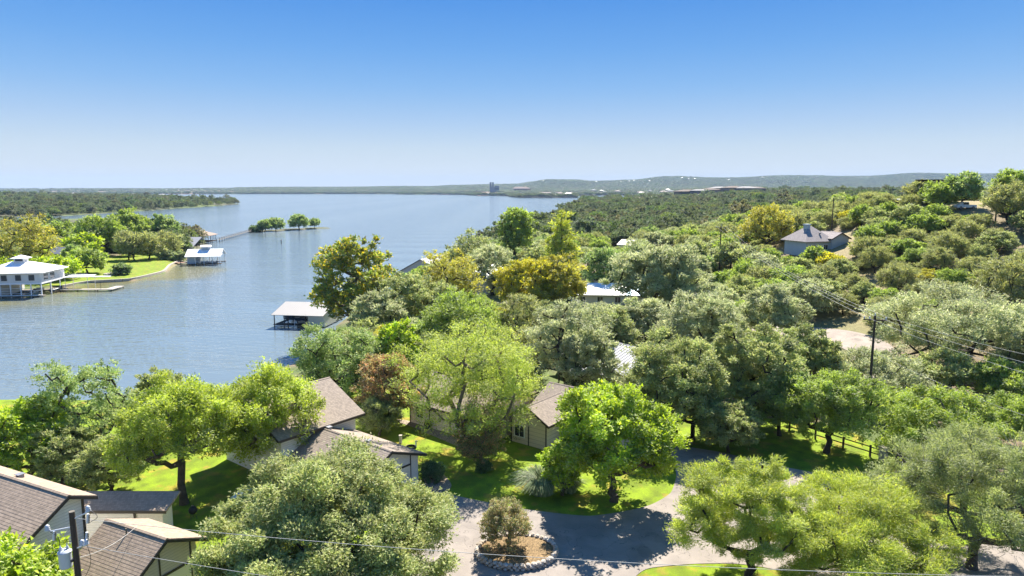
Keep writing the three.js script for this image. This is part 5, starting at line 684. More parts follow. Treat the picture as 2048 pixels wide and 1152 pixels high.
{
  const x = 77.5, D = 177, o = thing('blue_grey_house', 'blue grey house with a hipped shingle roof and blue chimney on the wooded slope', 'house', x, height(x, D) - 0.2, D, R(18));
  part(o, 'wall', box(-5, 3, -0.8, 3, -4, 4), M.wallBlue); part(o, 'roof', placeGeo(hip(9.6, 9.6, 3, 6.6, 1.6), [0, -1, 0, 0]), M.roofGrey);
  part(o, 'chimney', join(box(-2.6, -1.4, 4, 7, -0.2, 0.9), box(-2.75, -1.25, 7.001, 7.2, -0.35, 1.05)), M.wallBlue); vent(o, 0.2, 4.9, 2.6);
  gable(o, { x0: 0, x1: 6.2, z0: -2.6, z1: 2.6, ry: 5.2, mn: 0.5, over: 0.5, roof: M.roofGrey, wall: M.wallBlue, at: [R(-90), 4.6, 0, -1.2] });
  part(o, 'wing_wall', box(3.005, 11, -0.8, 2.9, -6, 1), M.wallBlue); part(o, 'wing_roof', placeGeo(hip(9.6, 8.4, 2.95, 5, 4), [0, 7.4, 0, -2.5]), M.roofGrey);
  windowOn(o, false, -2.8, 0.9, 4, 1.4, 1.3); windowOn(o, false, 1, 0.9, 4, 1.4, 1.3);
}
{
  const x = 120, D = 197, o = thing('hilltop_house', 'dark brown hilltop house with a deep balcony', 'house', x, height(x, D), D, R(-25));
  part(o, 'wall', box(-4, 4, -1, 5, -4, 3), M.wallBrown); part(o, 'roof', prism([[-5, 4.6], [5.4, 6.6], [5.4, 6.4], [-5, 4.4]], -5, 5), M.woodDark); part(o, 'balcony', box(-4.4, 4.4, 2.4, 2.6, 3.002, 5), M.woodGrey);
  for (const px of [-4.2, 0, 4.2]) part(o, 'post', box(px - 0.1, px + 0.1, -1, 2.399, 4.7, 4.9), M.woodGrey); windowOn(o, false, 1.5, 0.6, 3, 2.2, 1.6, 2); windowOn(o, false, -2, 3, 3, 1.8, 1.4, 2);
}
{
  const x = 98, D = 226, o = thing('ridge_house', 'long low dark house with a pale flat roof edge on the ridge', 'house', x + 36, 24.2, D, R(-6));
  part(o, 'wall', box(-8, 8, -3, 2.6, -4, 4), M.wallBrown); part(o, 'roof', box(-9, 9, 2.602, 2.9, -5, 5), M.metalWhite); for (const px of [-5, 0, 5]) windowOn(o, false, px, 0.9, 4, 1.6, 1.2);
}
{
  const x = 61, D = 330, o = thing('tan_house', 'tan tiled house with a stubby chimney deep in the woods', 'house', x, height(x, D), D, R(-30));
  part(o, 'wall', box(-6, 6, -0.5, 3, -5, 5), M.wallCream); part(o, 'roof', hip(13.4, 11.4, 3, 6.2, 3), M.roofPink); part(o, 'chimney', box(-2.6, -1.2, 4.4, 7, -1, 0.2), M.stone); windowOn(o, false, 0, 1, 5, 1.6, 1.3);
}
{
  const x = 47, D = 262, o = thing('pale_house', 'pale walled house catching the sun between dense oaks', 'house', x, height(x, D), D, R(-35));
  gable(o, { x0: -5, x1: 5, z0: -4, z1: 4, ry: 5.2, mn: 0.4, roof: M.metalTan, wall: M.wallWhite, metal: true, fascia: false }); windowOn(o, false, 0, 1, 4, 1.6, 1.3);
}
{
  const x = 25, D = 192, o = thing('pink_roofed_house', 'house with a pinkish shingle roof behind the dark oak', 'house', x, height(x, D), D, R(-20));
  gable(o, { x0: -6, x1: 6, z0: -5, z1: 5, ry: 5.4, mn: 0.42, roof: M.roofPink, wall: M.wallCream }); windowOn(o, false, 0, 1, 5, 1.6, 1.3);
}
// ---------------------------------------------------------------- boathouses, docks and the lawn across the bay
M.metalPale = std(0.36, 0.34, 0.32, 0.5);
function boat(name, label, x, y, D, turn, len, hull, group) {
  const o = thing(name, label, 'boat', x, y, D, turn, group), w = len * 0.3, pos = [], idx = [], N = 12, S = 6;
  for (let i = 0; i <= N; i++) { const t = i / N, bw = w / 2 * (t < 0.55 ? 1 : Math.sqrt(Math.max(0, 1 - ((t - 0.55) / 0.45) ** 2)) * 0.98 + 0.02), sheer = 0.75 + 0.25 * t; for (let k = 0; k <= S; k++) { const a = k / S * Math.PI, q = Math.cos(a); pos.push((t - 0.5) * len, sheer - Math.pow(Math.sin(a), 0.6) * (0.7 + 0.1 * t - 0.45 * Math.max(0, t - 0.7)), q * bw); if (i < N && k < S) { const b = i * (S + 1) + k; idx.push(b, b + 1, b + S + 1, b + 1, b + S + 2, b + S + 1); } } }
  const c = pos.length / 3; pos.push(-len / 2, 0.6, 0); for (let k = 0; k < S; k++) idx.push(c, k + 1, k);
  const g = geom(pos, idx); g.computeVertexNormals(); part(o, 'hull', g, hull);
  part(o, 'deck', prism([[-w * 0.42, 0.7], [w * 0.42, 0.7], [w * 0.42, 0.78], [-w * 0.42, 0.78]], -len * 0.48, len * 0.12), M.frame); part(o, 'windscreen', prism([[-w * 0.36, 0.8], [w * 0.36, 0.8], [w * 0.3, 1.25], [-w * 0.3, 1.25]], len * 0.06, len * 0.09), M.glass);
  for (const q of [-0.2, 0.08]) part(o, 'seat', box(-len * 0.3, -len * 0.18, 0.781, 1.15, w * q, w * (q + 0.14)), M.woodGrey); part(o, 'engine', box(-len * 0.54, -len * 0.48, 0.2, 1.1, -0.2, 0.2), M.black); return o;
}
M.hullBlue = std(0.05, 0.07, 0.12, 0.3); M.hullWhite = std(0.7, 0.7, 0.7, 0.3); M.hullRed = std(0.3, 0.04, 0.03, 0.35);
const planks = (o, x0, x1, y, z0, z1, mat, step = 0.5) => { for (let x = x0; x < x1 - 0.05; x += step) part(o, 'plank', box(x, Math.min(x1, x + step) - 0.03, y - 0.06, y, z0, z1), mat); };
{ // cream boathouse on the near bank
  const o = thing('cream_boathouse', 'cream walled boathouse with a ribbed tan roof and an open slip on dark posts', 'boathouse', -46.5, 0, 151.5, R(-8));
  part(o, 'roof', ribbed([-2.6, 4.7], [4.6, 2.9], -5.8, 6.2, 0.5), M.metalPale); part(o, 'roof', ribbed([-2.6, 4.7], [-8.6, 3.0], -5.8, 6.2, 0.5), M.metalPale);
  part(o, 'wall', prism([[3.6, 0.3], [-7.6, 0.3], [-7.6, 3.0], [-2.6, 4.5], [3.6, 2.95]], 2.2, 6), M.wallPale); part(o, 'back_wall', box(-5.4, 2.195, 0.3, 3.0, -7.6, -7.3), M.wallBrown);
  planks(o, -5.7, 2.1, 0.62, 2, 4.2, M.woodDark, 0.9); planks(o, -5.7, -4.6, 0.62, -7.2, 1.98, M.woodDark, 0.55);
  for (const [x, z] of [[-5.4, 4], [-2.2, 4], [1.9, 4], [-5.4, -0.6], [-5.4, -5], [-2.2, -0.6]]) part(o, 'post', bar([x, -2, z], [x, 3.05 + (z < 0 ? 0.8 : 0), z], 0.11, 6), M.woodDark);
  part(o, 'beam', box(-5.5, 2.19, 2.72, 2.92, 3.9, 4.1), M.woodDark); part(o, 'ladder_rail', bar([-0.6, 0.6, 4.25], [-0.6, 1.9, 4.25], 0.05, 6), M.frame);
  boat('ski_boat', 'dark boat lifted inside the slip of the cream boathouse', -48.6, 0.9, 151.3, R(172), 6, M.hullBlue);
}
{ // two-storey boathouse across the bay
  const o = thing('two_storey_boathouse', 'white two storey boathouse with a hipped roof and square cupola', 'boathouse', -142, 0, 197, R(9.7));
  part(o, 'upper_wall', box(-8, 8, 4.1, 7.0, -7, 7), M.wallWhite); part(o, 'roof', hip(18, 16, 7.0, 9.6, 5), M.metalWhite);
  part(o, 'cupola', box(-1.3, 1.3, 9.1, 10.6, -1.3, 1.3), M.wallWhite); part(o, 'cupola_roof', hip(4, 4, 10.6, 11.5), M.metalWhite); part(o, 'cupola_louvre', box(-1, 1, 9.75, 10.4, 1.304, 1.34), M.darkMetal);
  for (const x of [-5.2, -1.4, 2.2, 5.6]) windowOn(o, false, x, 4.75, 7, 1.7, 1.7, 1, null, M.wallGrey); for (const z of [4.3, 0.5]) windowOn(o, true, z, 4.75, 8, 2.6, 1.7, 3, null, M.wallGrey);
  part(o, 'floor_beam', box(-8.1, 8.1, 3.7, 4.098, -7.1, 7.1), M.metalWhite); part(o, 'lower_wall', box(-8, -3.2, 0.2, 3.69, -7, 6.9), M.wallWhite); part(o, 'dock_floor', box(-8.4, 8.4, 0.3, 0.55, 5.8, 7.5), M.woodGrey); part(o, 'dock_floor', box(-8.4, 8.4, 0.3, 0.55, -7.4, -4), M.woodGrey); part(o, 'dock_floor', box(-0.6, 0.6, 0.3, 0.55, -4, 5.79), M.woodGrey);
  for (const x of [-2.6, 0, 2.6, 5.2, 7.9]) for (const z of [7, 1.5, -4]) part(o, 'post', box(x - 0.1, x + 0.1, -2, 3.695, z - 0.1, z + 0.1), M.metalWhite);
  for (const y of [1.2, 1.9, 2.6]) part(o, 'rail', box(-3.2, 7.9, y - 0.04, y + 0.04, 7.11, 7.17), M.frame);
  part(o, 'stair', prism([[6.9, 0.55], [7.5, 0.55], [7.5, 0.7], [6.9, 0.7]], -3, 8), M.frame);
  const e = thing('outside_stair', 'white outside stair and landing at the side of the two storey boathouse', 'stair', -132.5, 0, 206.5, R(9.7));
  part(e, 'landing', box(-3, 4, 3.9, 4.05, -4, 2), M.metalWhite); part(e, 'ramp', prism([[-0.9, 0], [0.9, 0], [0.9, 0.18], [-0.9, 0.18]], 4, 9).translate(0, 3.6, -1), M.metalWhite); for (const [x, z] of [[-2.6, 1.6], [3.6, 1.6], [-2.6, -3.6], [3.6, -3.6]]) part(e, 'post', bar([x, -1.6, z], [x, 3.89, z], 0.07, 6), M.metalWhite); part(e, 'rail', join(box(-3, 4, 4.9, 4.98, 1.92, 2), ...[-2.9, -1, 1, 3].map((x) => box(x - 0.03, x + 0.03, 4.05, 4.9, 1.93, 1.99))), M.metalWhite);
  boat('motor_boat', 'white boat in the slip under the two storey boathouse', -139.1, 0.4, 198.6, R(99), 6.4, M.hullWhite); boat('motor_boat', 'dark covered boat at the open side of the two storey boathouse', -134.9, 0.5, 200.6, R(99), 6, M.hullBlue);
}
{ // the L-shaped dock in front of it
  const o = thing('concrete_dock', 'pale L shaped dock reaching out beside the two storey boathouse', 'dock', -127.5, 0, 202.5, R(4));
  part(o, 'deck', box(-8, 5.6, 0.5, 0.68, -0.9, 0.9), M.stone); part(o, 'deck', box(5.61, 8, 0.5, 0.68, -6.5, 0.9), M.stone); for (const [x, z] of [[-7, 0.7], [-2, 0.7], [3, 0.7], [7.8, 0.7], [7.8, -6.2], [-7, -0.7], [3, -0.7]]) part(o, 'pile', bar([x, -2.5, z], [x, 0.49, z], 0.12, 6), M.woodDark); part(o, 'lamp_post', bar([4.6, 0.68, 0.5], [4.6, 2.9, 0.5], 0.05, 6), M.darkMetal);
}
{ // lake lawn with its stone sea wall
  const W = [[-139.1, 209.7], [-137.4, 220.2], [-127.5, 226.5], [-127.4, 247.7], [-135.5, 269.6], [-143.3, 300]];
  const curve = new THREE.CatmullRomCurve3(W.map(([x, D]) => new THREE.Vector3(x, 0, -D)), false, 'catmullrom', 0.3), pts = curve.getSpacedPoints(44), o = thing('sea_wall', 'pale stone sea wall curving round the lake lawn', 'wall', 0, 0, 0);
  for (let k = 0; k < 44; k++) { const a = pts[k], b = pts[k + 1], g = new THREE.BoxGeometry(a.distanceTo(b) - 0.05, 1.9, 0.7); g.rotateY(-Math.atan2(b.z - a.z, b.x - a.x)); g.translate((a.x + b.x) / 2, -0.05 + 0.03 * hash(k, 3), (a.z + b.z) / 2); part(o, 'stone_block', g, M.stone); }
  const inner = curve.getSpacedPoints(60), pos = [], uv = [], idx = [], N = 14; // the lawn, from the wall inland
  inner.forEach((p, i) => { const t = i / 60, q = [lerp(-166, -176, t), lerp(205, 322, t)]; for (let k = 0; k <= N; k++) { const x = lerp(p.x, q[0], k / N), D = lerp(-p.z, q[1], k / N); pos.push(x, Math.max(0.84, height(x, D) + 0.12), -D); uv.push(x / 8, D / 8); if (i < 60 && k < N) { const c = i * (N + 1) + k; idx.push(c, c + N + 1, c + 1, c + 1, c + N + 1, c + N + 2); } } });
  const g = geom(pos, idx, uv); g.computeVertexNormals(); structure('lake_lawn', g, M.lawn);
}
{
  const o = thing('white_boathouse', 'white roofed boathouse with a small cupola at the end of the sea wall', 'boathouse', -125, 0, 279, R(12));
  part(o, 'roof', ribbed([0, 6.2], [6, 3.6], -7, 6.6, 0.9), M.metalWhite); part(o, 'roof', ribbed([0, 6.2], [-6, 3.6], -7, 6.6, 0.9), M.metalWhite); part(o, 'cupola', box(-1.6, 1.6, 5.2, 7.1, -1.1, 1.1), M.wallBlue); part(o, 'cupola_roof', prism([[-1.7, 7.1], [1.7, 7.1], [0, 7.8]], -2, 2), M.metalWhite);
  part(o, 'store_wall', box(-6.4, -3.4, 0.3, 3.8, -4.5, 4.6), M.wallBlue); part(o, 'gable_wall', prism([[-5, 3.85], [5, 3.85], [0, 6]], 5.9, 6.1), M.wallWhite); part(o, 'dock_floor', box(-6.6, 6.4, 0.4, 0.65, 3.6, 5.4), M.woodDark); part(o, 'dock_floor', box(-6.6, 6.4, 0.4, 0.65, -5.4, -3.6), M.woodDark); part(o, 'rail', box(-3.39, 6.2, 1.5, 1.58, 5.2, 5.28), M.frame);
  for (const x of [-3.3, 0, 3.1, 6]) for (const z of [5.1, -5.1]) part(o, 'post', box(x - 0.12, x + 0.12, -2.5, 3.95, z - 0.12, z + 0.12), M.frame);
  boat('motor_boat', 'white boat moored under the cupola boathouse', -124.4, 0.2, 279, R(192), 6, M.hullWhite);
  const w = thing('timber_walk', 'reddish timber walk joining the sea wall to the white boathouse', 'walkway', -134.5, 0, 277.6, R(-4)); planks(w, -3.6, 4.4, 0.75, -1.4, 1.4, M.deckRed = std(0.26, 0.15, 0.11, 0.9), 0.8); for (const [x, z] of [[-3, 1.3], [0, 1.3], [3.6, 1.3], [-3, -1.3], [3.6, -1.3]]) part(w, 'post', bar([x, -2, z], [x, 1.6, z], 0.09, 6), M.woodDark);
}
{
  const o = thing('grey_roofed_slip', 'boat slip under a plain lavender grey pitched roof', 'boathouse', -158, 0, 330, R(4));
  part(o, 'roof', ribbed([-6, 7.2], [7, 2.9], -6.4, 6, 1.2), M.metalGrey); part(o, 'roof', ribbed([-6, 7.2], [-9, 5.6], -6.4, 6, 1.2), M.metalGrey); for (const x of [-5.8, 5.4]) for (const z of [6.2, -0.5, -7.6]) part(o, 'post', bar([x, -2, z], [x, 5 - z * 0.33, z], 0.12, 6), M.woodDark); part(o, 'dock_floor', box(-6, 5.8, 0.4, 0.65, 5.4, 7), M.woodGrey);
}
{
  const o = thing('white_canopy', 'long white flat canopy beside the gazebo dock', 'canopy', -174, 0, 362, R(3));
  part(o, 'roof', box(-8.5, 8, 4.2, 4.6, -3, 3), M.metalWhite); for (const x of [-7.5, 0, 7]) for (const z of [-2.6, 2.6]) part(o, 'post', bar([x, -2, z], [x, 4.19, z], 0.12, 6), M.woodDark); part(o, 'deck', box(-8.5, 8, 0.5, 0.7, -3, 3), M.woodGrey);
}
{
  const o = thing('gazebo_dock', 'hipped tan gazebo with a dark cupola standing over the lake on posts', 'gazebo', -180, 0, 391, R(6));
  part(o, 'roof', hip(19, 15, 4.6, 7.6, 3), M.roofPink); part(o, 'cupola', box(-1.2, 1.2, 7, 9, -1.2, 1.2), M.wallBrown); part(o, 'cupola_roof', hip(3.4, 3.4, 9.002, 9.8), M.roofDark); part(o, 'deck', box(-8.6, 8.6, 0.9, 1.25, -6.6, 6.6), M.woodDark); part(o, 'swim_platform', box(-5, 8, 0.3, 0.5, 6.8, 9), M.stone);
  for (let k = 0; k < 7; k++) for (const z of [6.3, -6.3]) part(o, 'post', bar([lerp(-8.2, 8.2, k / 6), -2.5, z], [lerp(-8.2, 8.2, k / 6), 4.55, z], 0.13, 6), M.woodGrey); for (const z of [-3, 0, 3]) for (const x of [-8.3, 8.3]) part(o, 'post', bar([x, -2.5, z], [x, 4.55, z], 0.13, 6), M.woodGrey);
  part(o, 'rail', box(-8.5, 8.5, 2.1, 2.2, 6.45, 6.55), M.woodDark); const p = thing('flag_pole', 'thin bare pole beside the gazebo dock', 'pole', -193, 0.5, 388); part(p, 'pole', bar([0, -2, 0], [0, 13, 0], 0.09, 6), M.woodGrey); part(p, 'cap', new THREE.SphereGeometry(0.16, 8, 6).translate(0, 13.05, 0), M.woodGrey);
}
{ // footbridge from the gazebo to the island
  const a = [-171, 398], b = [-186.5, 491], L = Math.hypot(b[0] - a[0], b[1] - a[1]), o = thing('footbridge', 'long narrow footbridge on posts between the gazebo and the little island', 'bridge', (a[0] + b[0]) / 2, 0, (a[1] + b[1]) / 2, Math.atan2(b[1] - a[1], b[0] - a[0]));
  part(o, 'deck', box(-L / 2, L / 2, 1.15, 1.3, -0.7, 0.7), M.woodGrey); for (const z of [-0.76, 0.76]) part(o, 'rail', box(-L / 2, L / 2, 2.2, 2.32, z - 0.05, z + 0.05), M.woodGrey);
  for (let k = 0; k <= 16; k++) { const x = lerp(-L / 2 + 0.3, L / 2 - 0.3, k / 16); for (const z of [-0.86, 0.86]) part(o, 'post', box(x - 0.09, x + 0.09, -2, 2.19, z - 0.09 - 0.05 * Math.sign(-z), z + 0.09), M.woodDark); }
  const m = thing('channel_marker', 'small dark marker post standing alone in the lake', 'marker', -130, 0, 385); part(m, 'post', bar([0, -2, 0], [0, 2, 0], 0.22, 8), M.woodDark); part(m, 'cap', new THREE.ConeGeometry(0.3, 0.5, 8).translate(0, 2.25, 0), M.hullRed);
}
{
  const o = thing('grey_house', 'dark grey gabled house in the trees behind the lake lawn', 'house', -171, height(-171, 262), 262, R(-20));
  gable(o, { x0: -6, x1: 5, z0: -4, z1: 4, ry: 7, mn: 0.5, roof: M.metalGrey, wall: siding(0.2, 0.21, 0.23), metal: true, fascia: false }); part(o, 'porch_roof', prism([[4.8, 3.4], [8.5, 2.8], [8.5, 2.65], [4.8, 3.25]], -7, 4), M.metalWhite); for (const x of [-6.6, -1.5, 3.6]) part(o, 'post', box(x - 0.1, x + 0.1, -0.3, 2.66, 8, 8.2), M.frame); windowOn(o, true, 0, 3.6, 5, 1.4, 1.2);
  const p = thing('boat_ramp_house', 'low pale house behind the row of yellow green trees', 'house', -166, height(-166, 318), 318, R(6)); gable(p, { x0: -9, x1: 9, z0: -4, z1: 4, ry: 4.6, mn: 0.35, roof: M.metalTan, wall: M.wallCream, metal: true, fascia: false }); windowOn(p, false, -3, 1, 4, 1.6, 1.2); windowOn(p, false, 3, 1, 4, 1.6, 1.2);
}
{ // round stone fire ring on the lake lawn
  const o = thing('fire_ring', 'ring of pale stones round a fire pit on the lake lawn', 'fire pit', -139, 0.9, 236); for (let k = 0; k < 14; k++) { const a = k / 14 * 6.283, g = new THREE.DodecahedronGeometry(0.5, 0); g.scale(1.1, 0.7, 0.9); g.translate(Math.cos(a) * 2.2, 0.25, Math.sin(a) * 2.2); part(o, 'stone', g, M.stone); }
}
// ---------------------------------------------------------------- the cul-de-sac: planter, shrubs, fence, poles and wires
{ // oval planter of stacked stones
  const o = thing('stone_planter', 'oval planter ringed with pale stacked stones in the middle of the drive', 'planter', 0.35, 3.05, 47.9), A = 2.95, B = 2.3, r = rng(77);
  const bed = new THREE.Shape(); bed.absellipse(0, 0, A - 0.12, B - 0.12, 0, Math.PI * 2); const g = new THREE.ShapeGeometry(bed, 40); g.rotateX(-Math.PI / 2); g.translate(0, 0.3, 0); const uv = g.attributes.uv; for (let i = 0; i < uv.count; i++) uv.setXY(i, uv.getX(i) / 4, uv.getY(i) / 4);
  part(o, 'soil', g, new THREE.MeshStandardMaterial({ map: M.gravelMap, color: new THREE.Color().setRGB(0.7, 0.58, 0.38), roughness: 1 }));
  const mats = [[0.52, 0.45, 0.37], [0.44, 0.37, 0.29], [0.58, 0.52, 0.45]].map((c) => std(...c, 0.95, { map: M.stuccoMap }));
  for (let c = 0; c < 3; c++) for (let k = 0; k < 44; k++) { const a = (k + (c % 2) * 0.5 + (r() - 0.5) * 0.2) / 44 * 6.283, s = new THREE.DodecahedronGeometry(0.22, 0); s.scale(0.85 + 0.4 * r(), 0.5 + 0.2 * r(), 0.7 + 0.3 * r()); s.rotateY(-a + r()); s.translate(Math.cos(a) * A + (r() - 0.5) * 0.05, 0.07 + c * 0.16, Math.sin(a) * B + (r() - 0.5) * 0.05); part(o, 'stone', s, mats[Math.floor(r() * 3)]); }
  const t = makeTree('rust', 3.9, 4.0, 321, { leaf: 0.5, most: 26000, fork: 0.2, dense: 0.75, trunk: 0.1, hues: [[0.19, 0.19, 0.06], [0.24, 0.17, 0.08], [0.13, 0.15, 0.05]] }); plant(t, 'crape_myrtle_tree', 'small olive and russet crape myrtle growing in the stone planter', 'tree', -0.3, 48.1, 1); t.position.y = 3.3;
}
{ // pampas grass: arching blades
  const r = rng(31), make = (h, w, n, seed) => { const pos = [], col = [], idx = []; for (let k = 0; k < n; k++) { const a = r() * 6.283, rr = Math.sqrt(r()) * w * 0.22, x = Math.cos(a) * rr, z = Math.sin(a) * rr, out = w * (0.16 + 0.34 * r()), H = h * (0.6 + 0.4 * r()), b = 1.5 * (0.5 + r()), px = -Math.sin(a) * 0.06, pz = Math.cos(a) * 0.06, k0 = pos.length / 3, c = r() < 0.2 ? [0.3, 0.3, 0.16] : [0.17, 0.22, 0.1]; for (let s = 0; s <= 4; s++) { const t = s / 4, X = x + Math.cos(a) * out * t * t, Y = H * (1.25 * t - 0.75 * t * t * t) , Z = z + Math.sin(a) * out * t * t, q = 1 - t * 0.8; pos.push(X - px * q, Y, Z - pz * q, X + px * q, Y, Z + pz * q); for (let v = 0; v < 2; v++) col.push(c[0] * b, c[1] * b, c[2] * b); if (s < 4) { const i = k0 + s * 2; idx.push(i, i + 1, i + 2, i + 1, i + 3, i + 2); } } } return geom(pos, idx, null, col); };
  const o = thing('pampas_grass', 'big fountain of silvery pampas grass on the sunny lawn', 'ornamental grass', 2.7, 3.02, 58.4); part(o, 'blades', make(3.1, 4.6, 1100), M.leafSoft).userData.kind = 'stuff'; part(o, 'crown_base', new THREE.SphereGeometry(0.7, 10, 6).scale(1, 0.35, 1), M.woodDark);
  const q = thing('pampas_grass', 'smaller darker tuft beside the silvery pampas grass', 'ornamental grass', 5.2, 3.02, 58.6); part(q, 'blades', make(2, 2.6, 500), M.leafGlossy).userData.kind = 'stuff'; part(q, 'crown_base', new THREE.SphereGeometry(0.5, 10, 6).scale(1, 0.35, 1), M.woodDark);
}
function shrub(name, label, x, D, w, h, seed, hues, leaf = 0.6) { const o = makeTree('evergreen', h, w, seed, { leaf, most: 9000, fork: 0.08, dense: 1.5, clump: 0.42, flat: 0.9, hues, trunk: 0.05 }); plant(o, name, label, 'shrub', x, D, seed); return o; }
const HUE_BOX = [[0.055, 0.1, 0.03], [0.045, 0.085, 0.028], [0.08, 0.13, 0.035]];
shrub('clipped_shrub', 'dense dark clipped shrub at the white garage corner', -7.6, 61.2, 2.4, 1.5, 11, HUE_BOX, 0.42);
shrub('clipped_shrub', 'tall dark rounded shrub under the window of the low tan house', 1.4, 71.6, 2.6, 2.2, 12, HUE_BOX, 0.42);
shrub('clipped_shrub', 'small dark shrub at the end of the front walk', 6.4, 71.2, 2, 1.4, 13, HUE_BOX, 0.42);
shrub('low_shrub', 'low mound of leaves at the foot of the crape myrtle', -2.7, 63.2, 1.8, 1, 14, HUE_BOX, 0.42);
shrub('low_shrub', 'round shrub beside the fire ring on the lake lawn', -135.5, 236, 5, 3.4, 15, [[0.09, 0.13, 0.03], [0.07, 0.1, 0.03], [0.12, 0.16, 0.04]], 2.4);
shrub('low_shrub', 'pale shrub by the sea wall near the white boathouse', -140, 286, 6, 3, 16, [[0.16, 0.19, 0.07], [0.12, 0.15, 0.06], [0.2, 0.22, 0.1]], 2.6);
shrub('low_shrub', 'second pale shrub by the sea wall near the white boathouse', -146, 289, 6, 3.2, 17, [[0.16, 0.19, 0.07], [0.12, 0.15, 0.06], [0.2, 0.22, 0.1]], 2.6);
shrub('low_shrub', 'grassy low bush at the footbridge end of the island', -184, 495, 9, 3, 18, [[0.12, 0.17, 0.05], [0.09, 0.13, 0.04], [0.16, 0.2, 0.06]], 3);
{ // split rail fence with a stone end post
  const o = thing('rail_fence', 'dark two rail fence along the lawn edge', 'fence', 0, 3, 0), P = [[31.4, 74.4], [33.2, 71.8], [35, 69.2], [36.6, 66.8], [38, 64.6], [40.2, 61.6]];
  P.forEach(([x, D]) => part(o, 'post', box(x - 0.08, x + 0.08, -0.3, 1.25, -D - 0.08, -D + 0.08), M.woodDark)); for (let k = 0; k < P.length - 1; k++) for (const y of [0.5, 1.05]) part(o, 'rail', bar([P[k][0], y, -P[k][1]], [P[k + 1][0], y + 0.02, -P[k + 1][1]], 0.07, 4), M.woodDark);
  const s = thing('stone_post', 'square stone gate post at the end of the dark fence', 'post', 37.4, 3, 65.8, 0.4); part(s, 'shaft', box(-0.3, 0.3, -0.2, 1.35, -0.3, 0.3), M.stone); part(s, 'cap', box(-0.36, 0.36, 1.352, 1.45, -0.36, 0.36), M.stone);
}
M.poleWood = std(0.13, 0.1, 0.08, 0.95, { map: M.bark }); M.porcelain = std(0.62, 0.64, 0.68, 0.3); M.wire = std(0.45, 0.44, 0.42, 0.6); M.transformer = std(0.5, 0.53, 0.56, 0.4);
function insulator(o, x, y, z, s = 1) { const m = part(o, 'insulator', new THREE.LatheGeometry([[0, 0], [0.05, 0], [0.05, 0.06], [0.13, 0.08], [0.05, 0.13], [0.12, 0.17], [0.05, 0.22], [0.1, 0.26], [0.04, 0.32], [0, 0.32]].map(([a, b]) => new THREE.Vector2(a * s, b * s)), 10), M.porcelain); m.position.set(x, y, z); return m; }
{ // the near pole: transformer, cut-outs and brackets
  const o = thing('utility_pole', 'dark utility pole carrying a grey transformer in front of the tan shingled house', 'utility pole', -21.9, 3, 32.2); o.rotation.z = 0.006;
  part(o, 'pole', new THREE.CylinderGeometry(0.135, 0.19, 11.4, 14).translate(0, 5.4, 0), M.poleWood); part(o, 'pole_top', new THREE.CylinderGeometry(0.137, 0.137, 0.03, 14).translate(0, 11.115, 0), M.woodGrey);
  const can = part(o, 'transformer', new THREE.LatheGeometry([[0, 0], [0.27, 0], [0.29, 0.05], [0.29, 0.78], [0.32, 0.8], [0.32, 0.86], [0.2, 0.96], [0, 0.98]].map(([a, b]) => new THREE.Vector2(a, b)), 20), M.transformer); can.position.set(-0.5, 8.2, 0.1);
  for (const [x, z] of [[-0.12, 0.1], [0.12, -0.05]]) { const b = part(can, 'bushing', new THREE.LatheGeometry([[0.05, 0], [0.1, 0.06], [0.05, 0.1], [0.09, 0.16], [0.04, 0.22], [0, 0.4]].map(([a, c]) => new THREE.Vector2(a, c)), 8), M.porcelain); b.position.set(x, 0.9, z); }
  part(o, 'hanger', box(-0.24, -0.1, 8.5, 8.62, 0.02, 0.16), M.darkMetal);
  const arm = (a, b, n = 'bracket_arm') => part(o, n, bar(a, b, 0.035, 6), M.porcelain); arm([0.1, 10.75, 0], [0.95, 11.2, 0.25]); arm([-0.1, 10.3, 0], [-1.0, 10.25, 0.35]); arm([0.12, 9.2, 0.05], [0.8, 9.55, 0.4]);
  insulator(o, 1.0, 11.2, 0.27, 1.1); insulator(o, -1.05, 10.25, 0.36, 1.1); insulator(o, 0.55, 9.42, 0.28, 1.1); insulator(o, 0.85, 9.55, 0.42, 1);
  for (const [x, y, z] of [[0.85, 10.6, 0.2], [-0.85, 9.75, 0.3], [0.8, 9.7, 0.35]]) { const f = part(o, 'fuse_cutout', bar([x, y, z], [x + 0.08, y + 0.5, z], 0.055, 8), M.porcelain); part(f, 'fuse_tube', bar([x + 0.12, y + 0.02, z + 0.05], [x + 0.17, y + 0.46, z + 0.03], 0.025, 6), M.woodGrey); }
  const lead = (...p) => part(o, 'lead_wire', new THREE.TubeGeometry(new THREE.CatmullRomCurve3(p.map((v) => new THREE.Vector3(...v))), 20, 0.014, 5), M.darkMetal); lead([1, 11.4, 0.27], [1.45, 11, 0.3], [0.9, 10.6, 0.2]); lead([-1, 10.3, 0.36], [-0.6, 9.9, 0.3], [-0.62, 9.4, 0.2]); lead([0.85, 9.7, 0.4], [0.9, 8.6, 0.3], [0.3, 7.4, 0.2]); lead([-0.85, 9.8, 0.3], [-0.9, 9.3, 0.3], [-0.4, 9.15, 0.1]);
  const W = (n, l, a, b, sag, r) => { const t = thing(n, l, 'wire', 0, 0, 0); part(t, 'strand', wire(a, b, sag, r), M.wire); };
  W('power_line', 'upper power line strung from the transformer pole across the oak crown', [-21.7, 13.75, 32.2], [43, 12.2, 29.6], 1.1, 0.013); W('power_line', 'lower power line strung from the transformer pole across the oak crown', [-21.6, 12.3, 32.2], [43, 8.6, 25], 0.9, 0.013);
  W('service_line', 'thin service line dropping from the transformer pole to the garage roof', [-21.9, 11.6, 32.3], [-24.6, 8.2, 42.2], 0.3, 0.014);
}
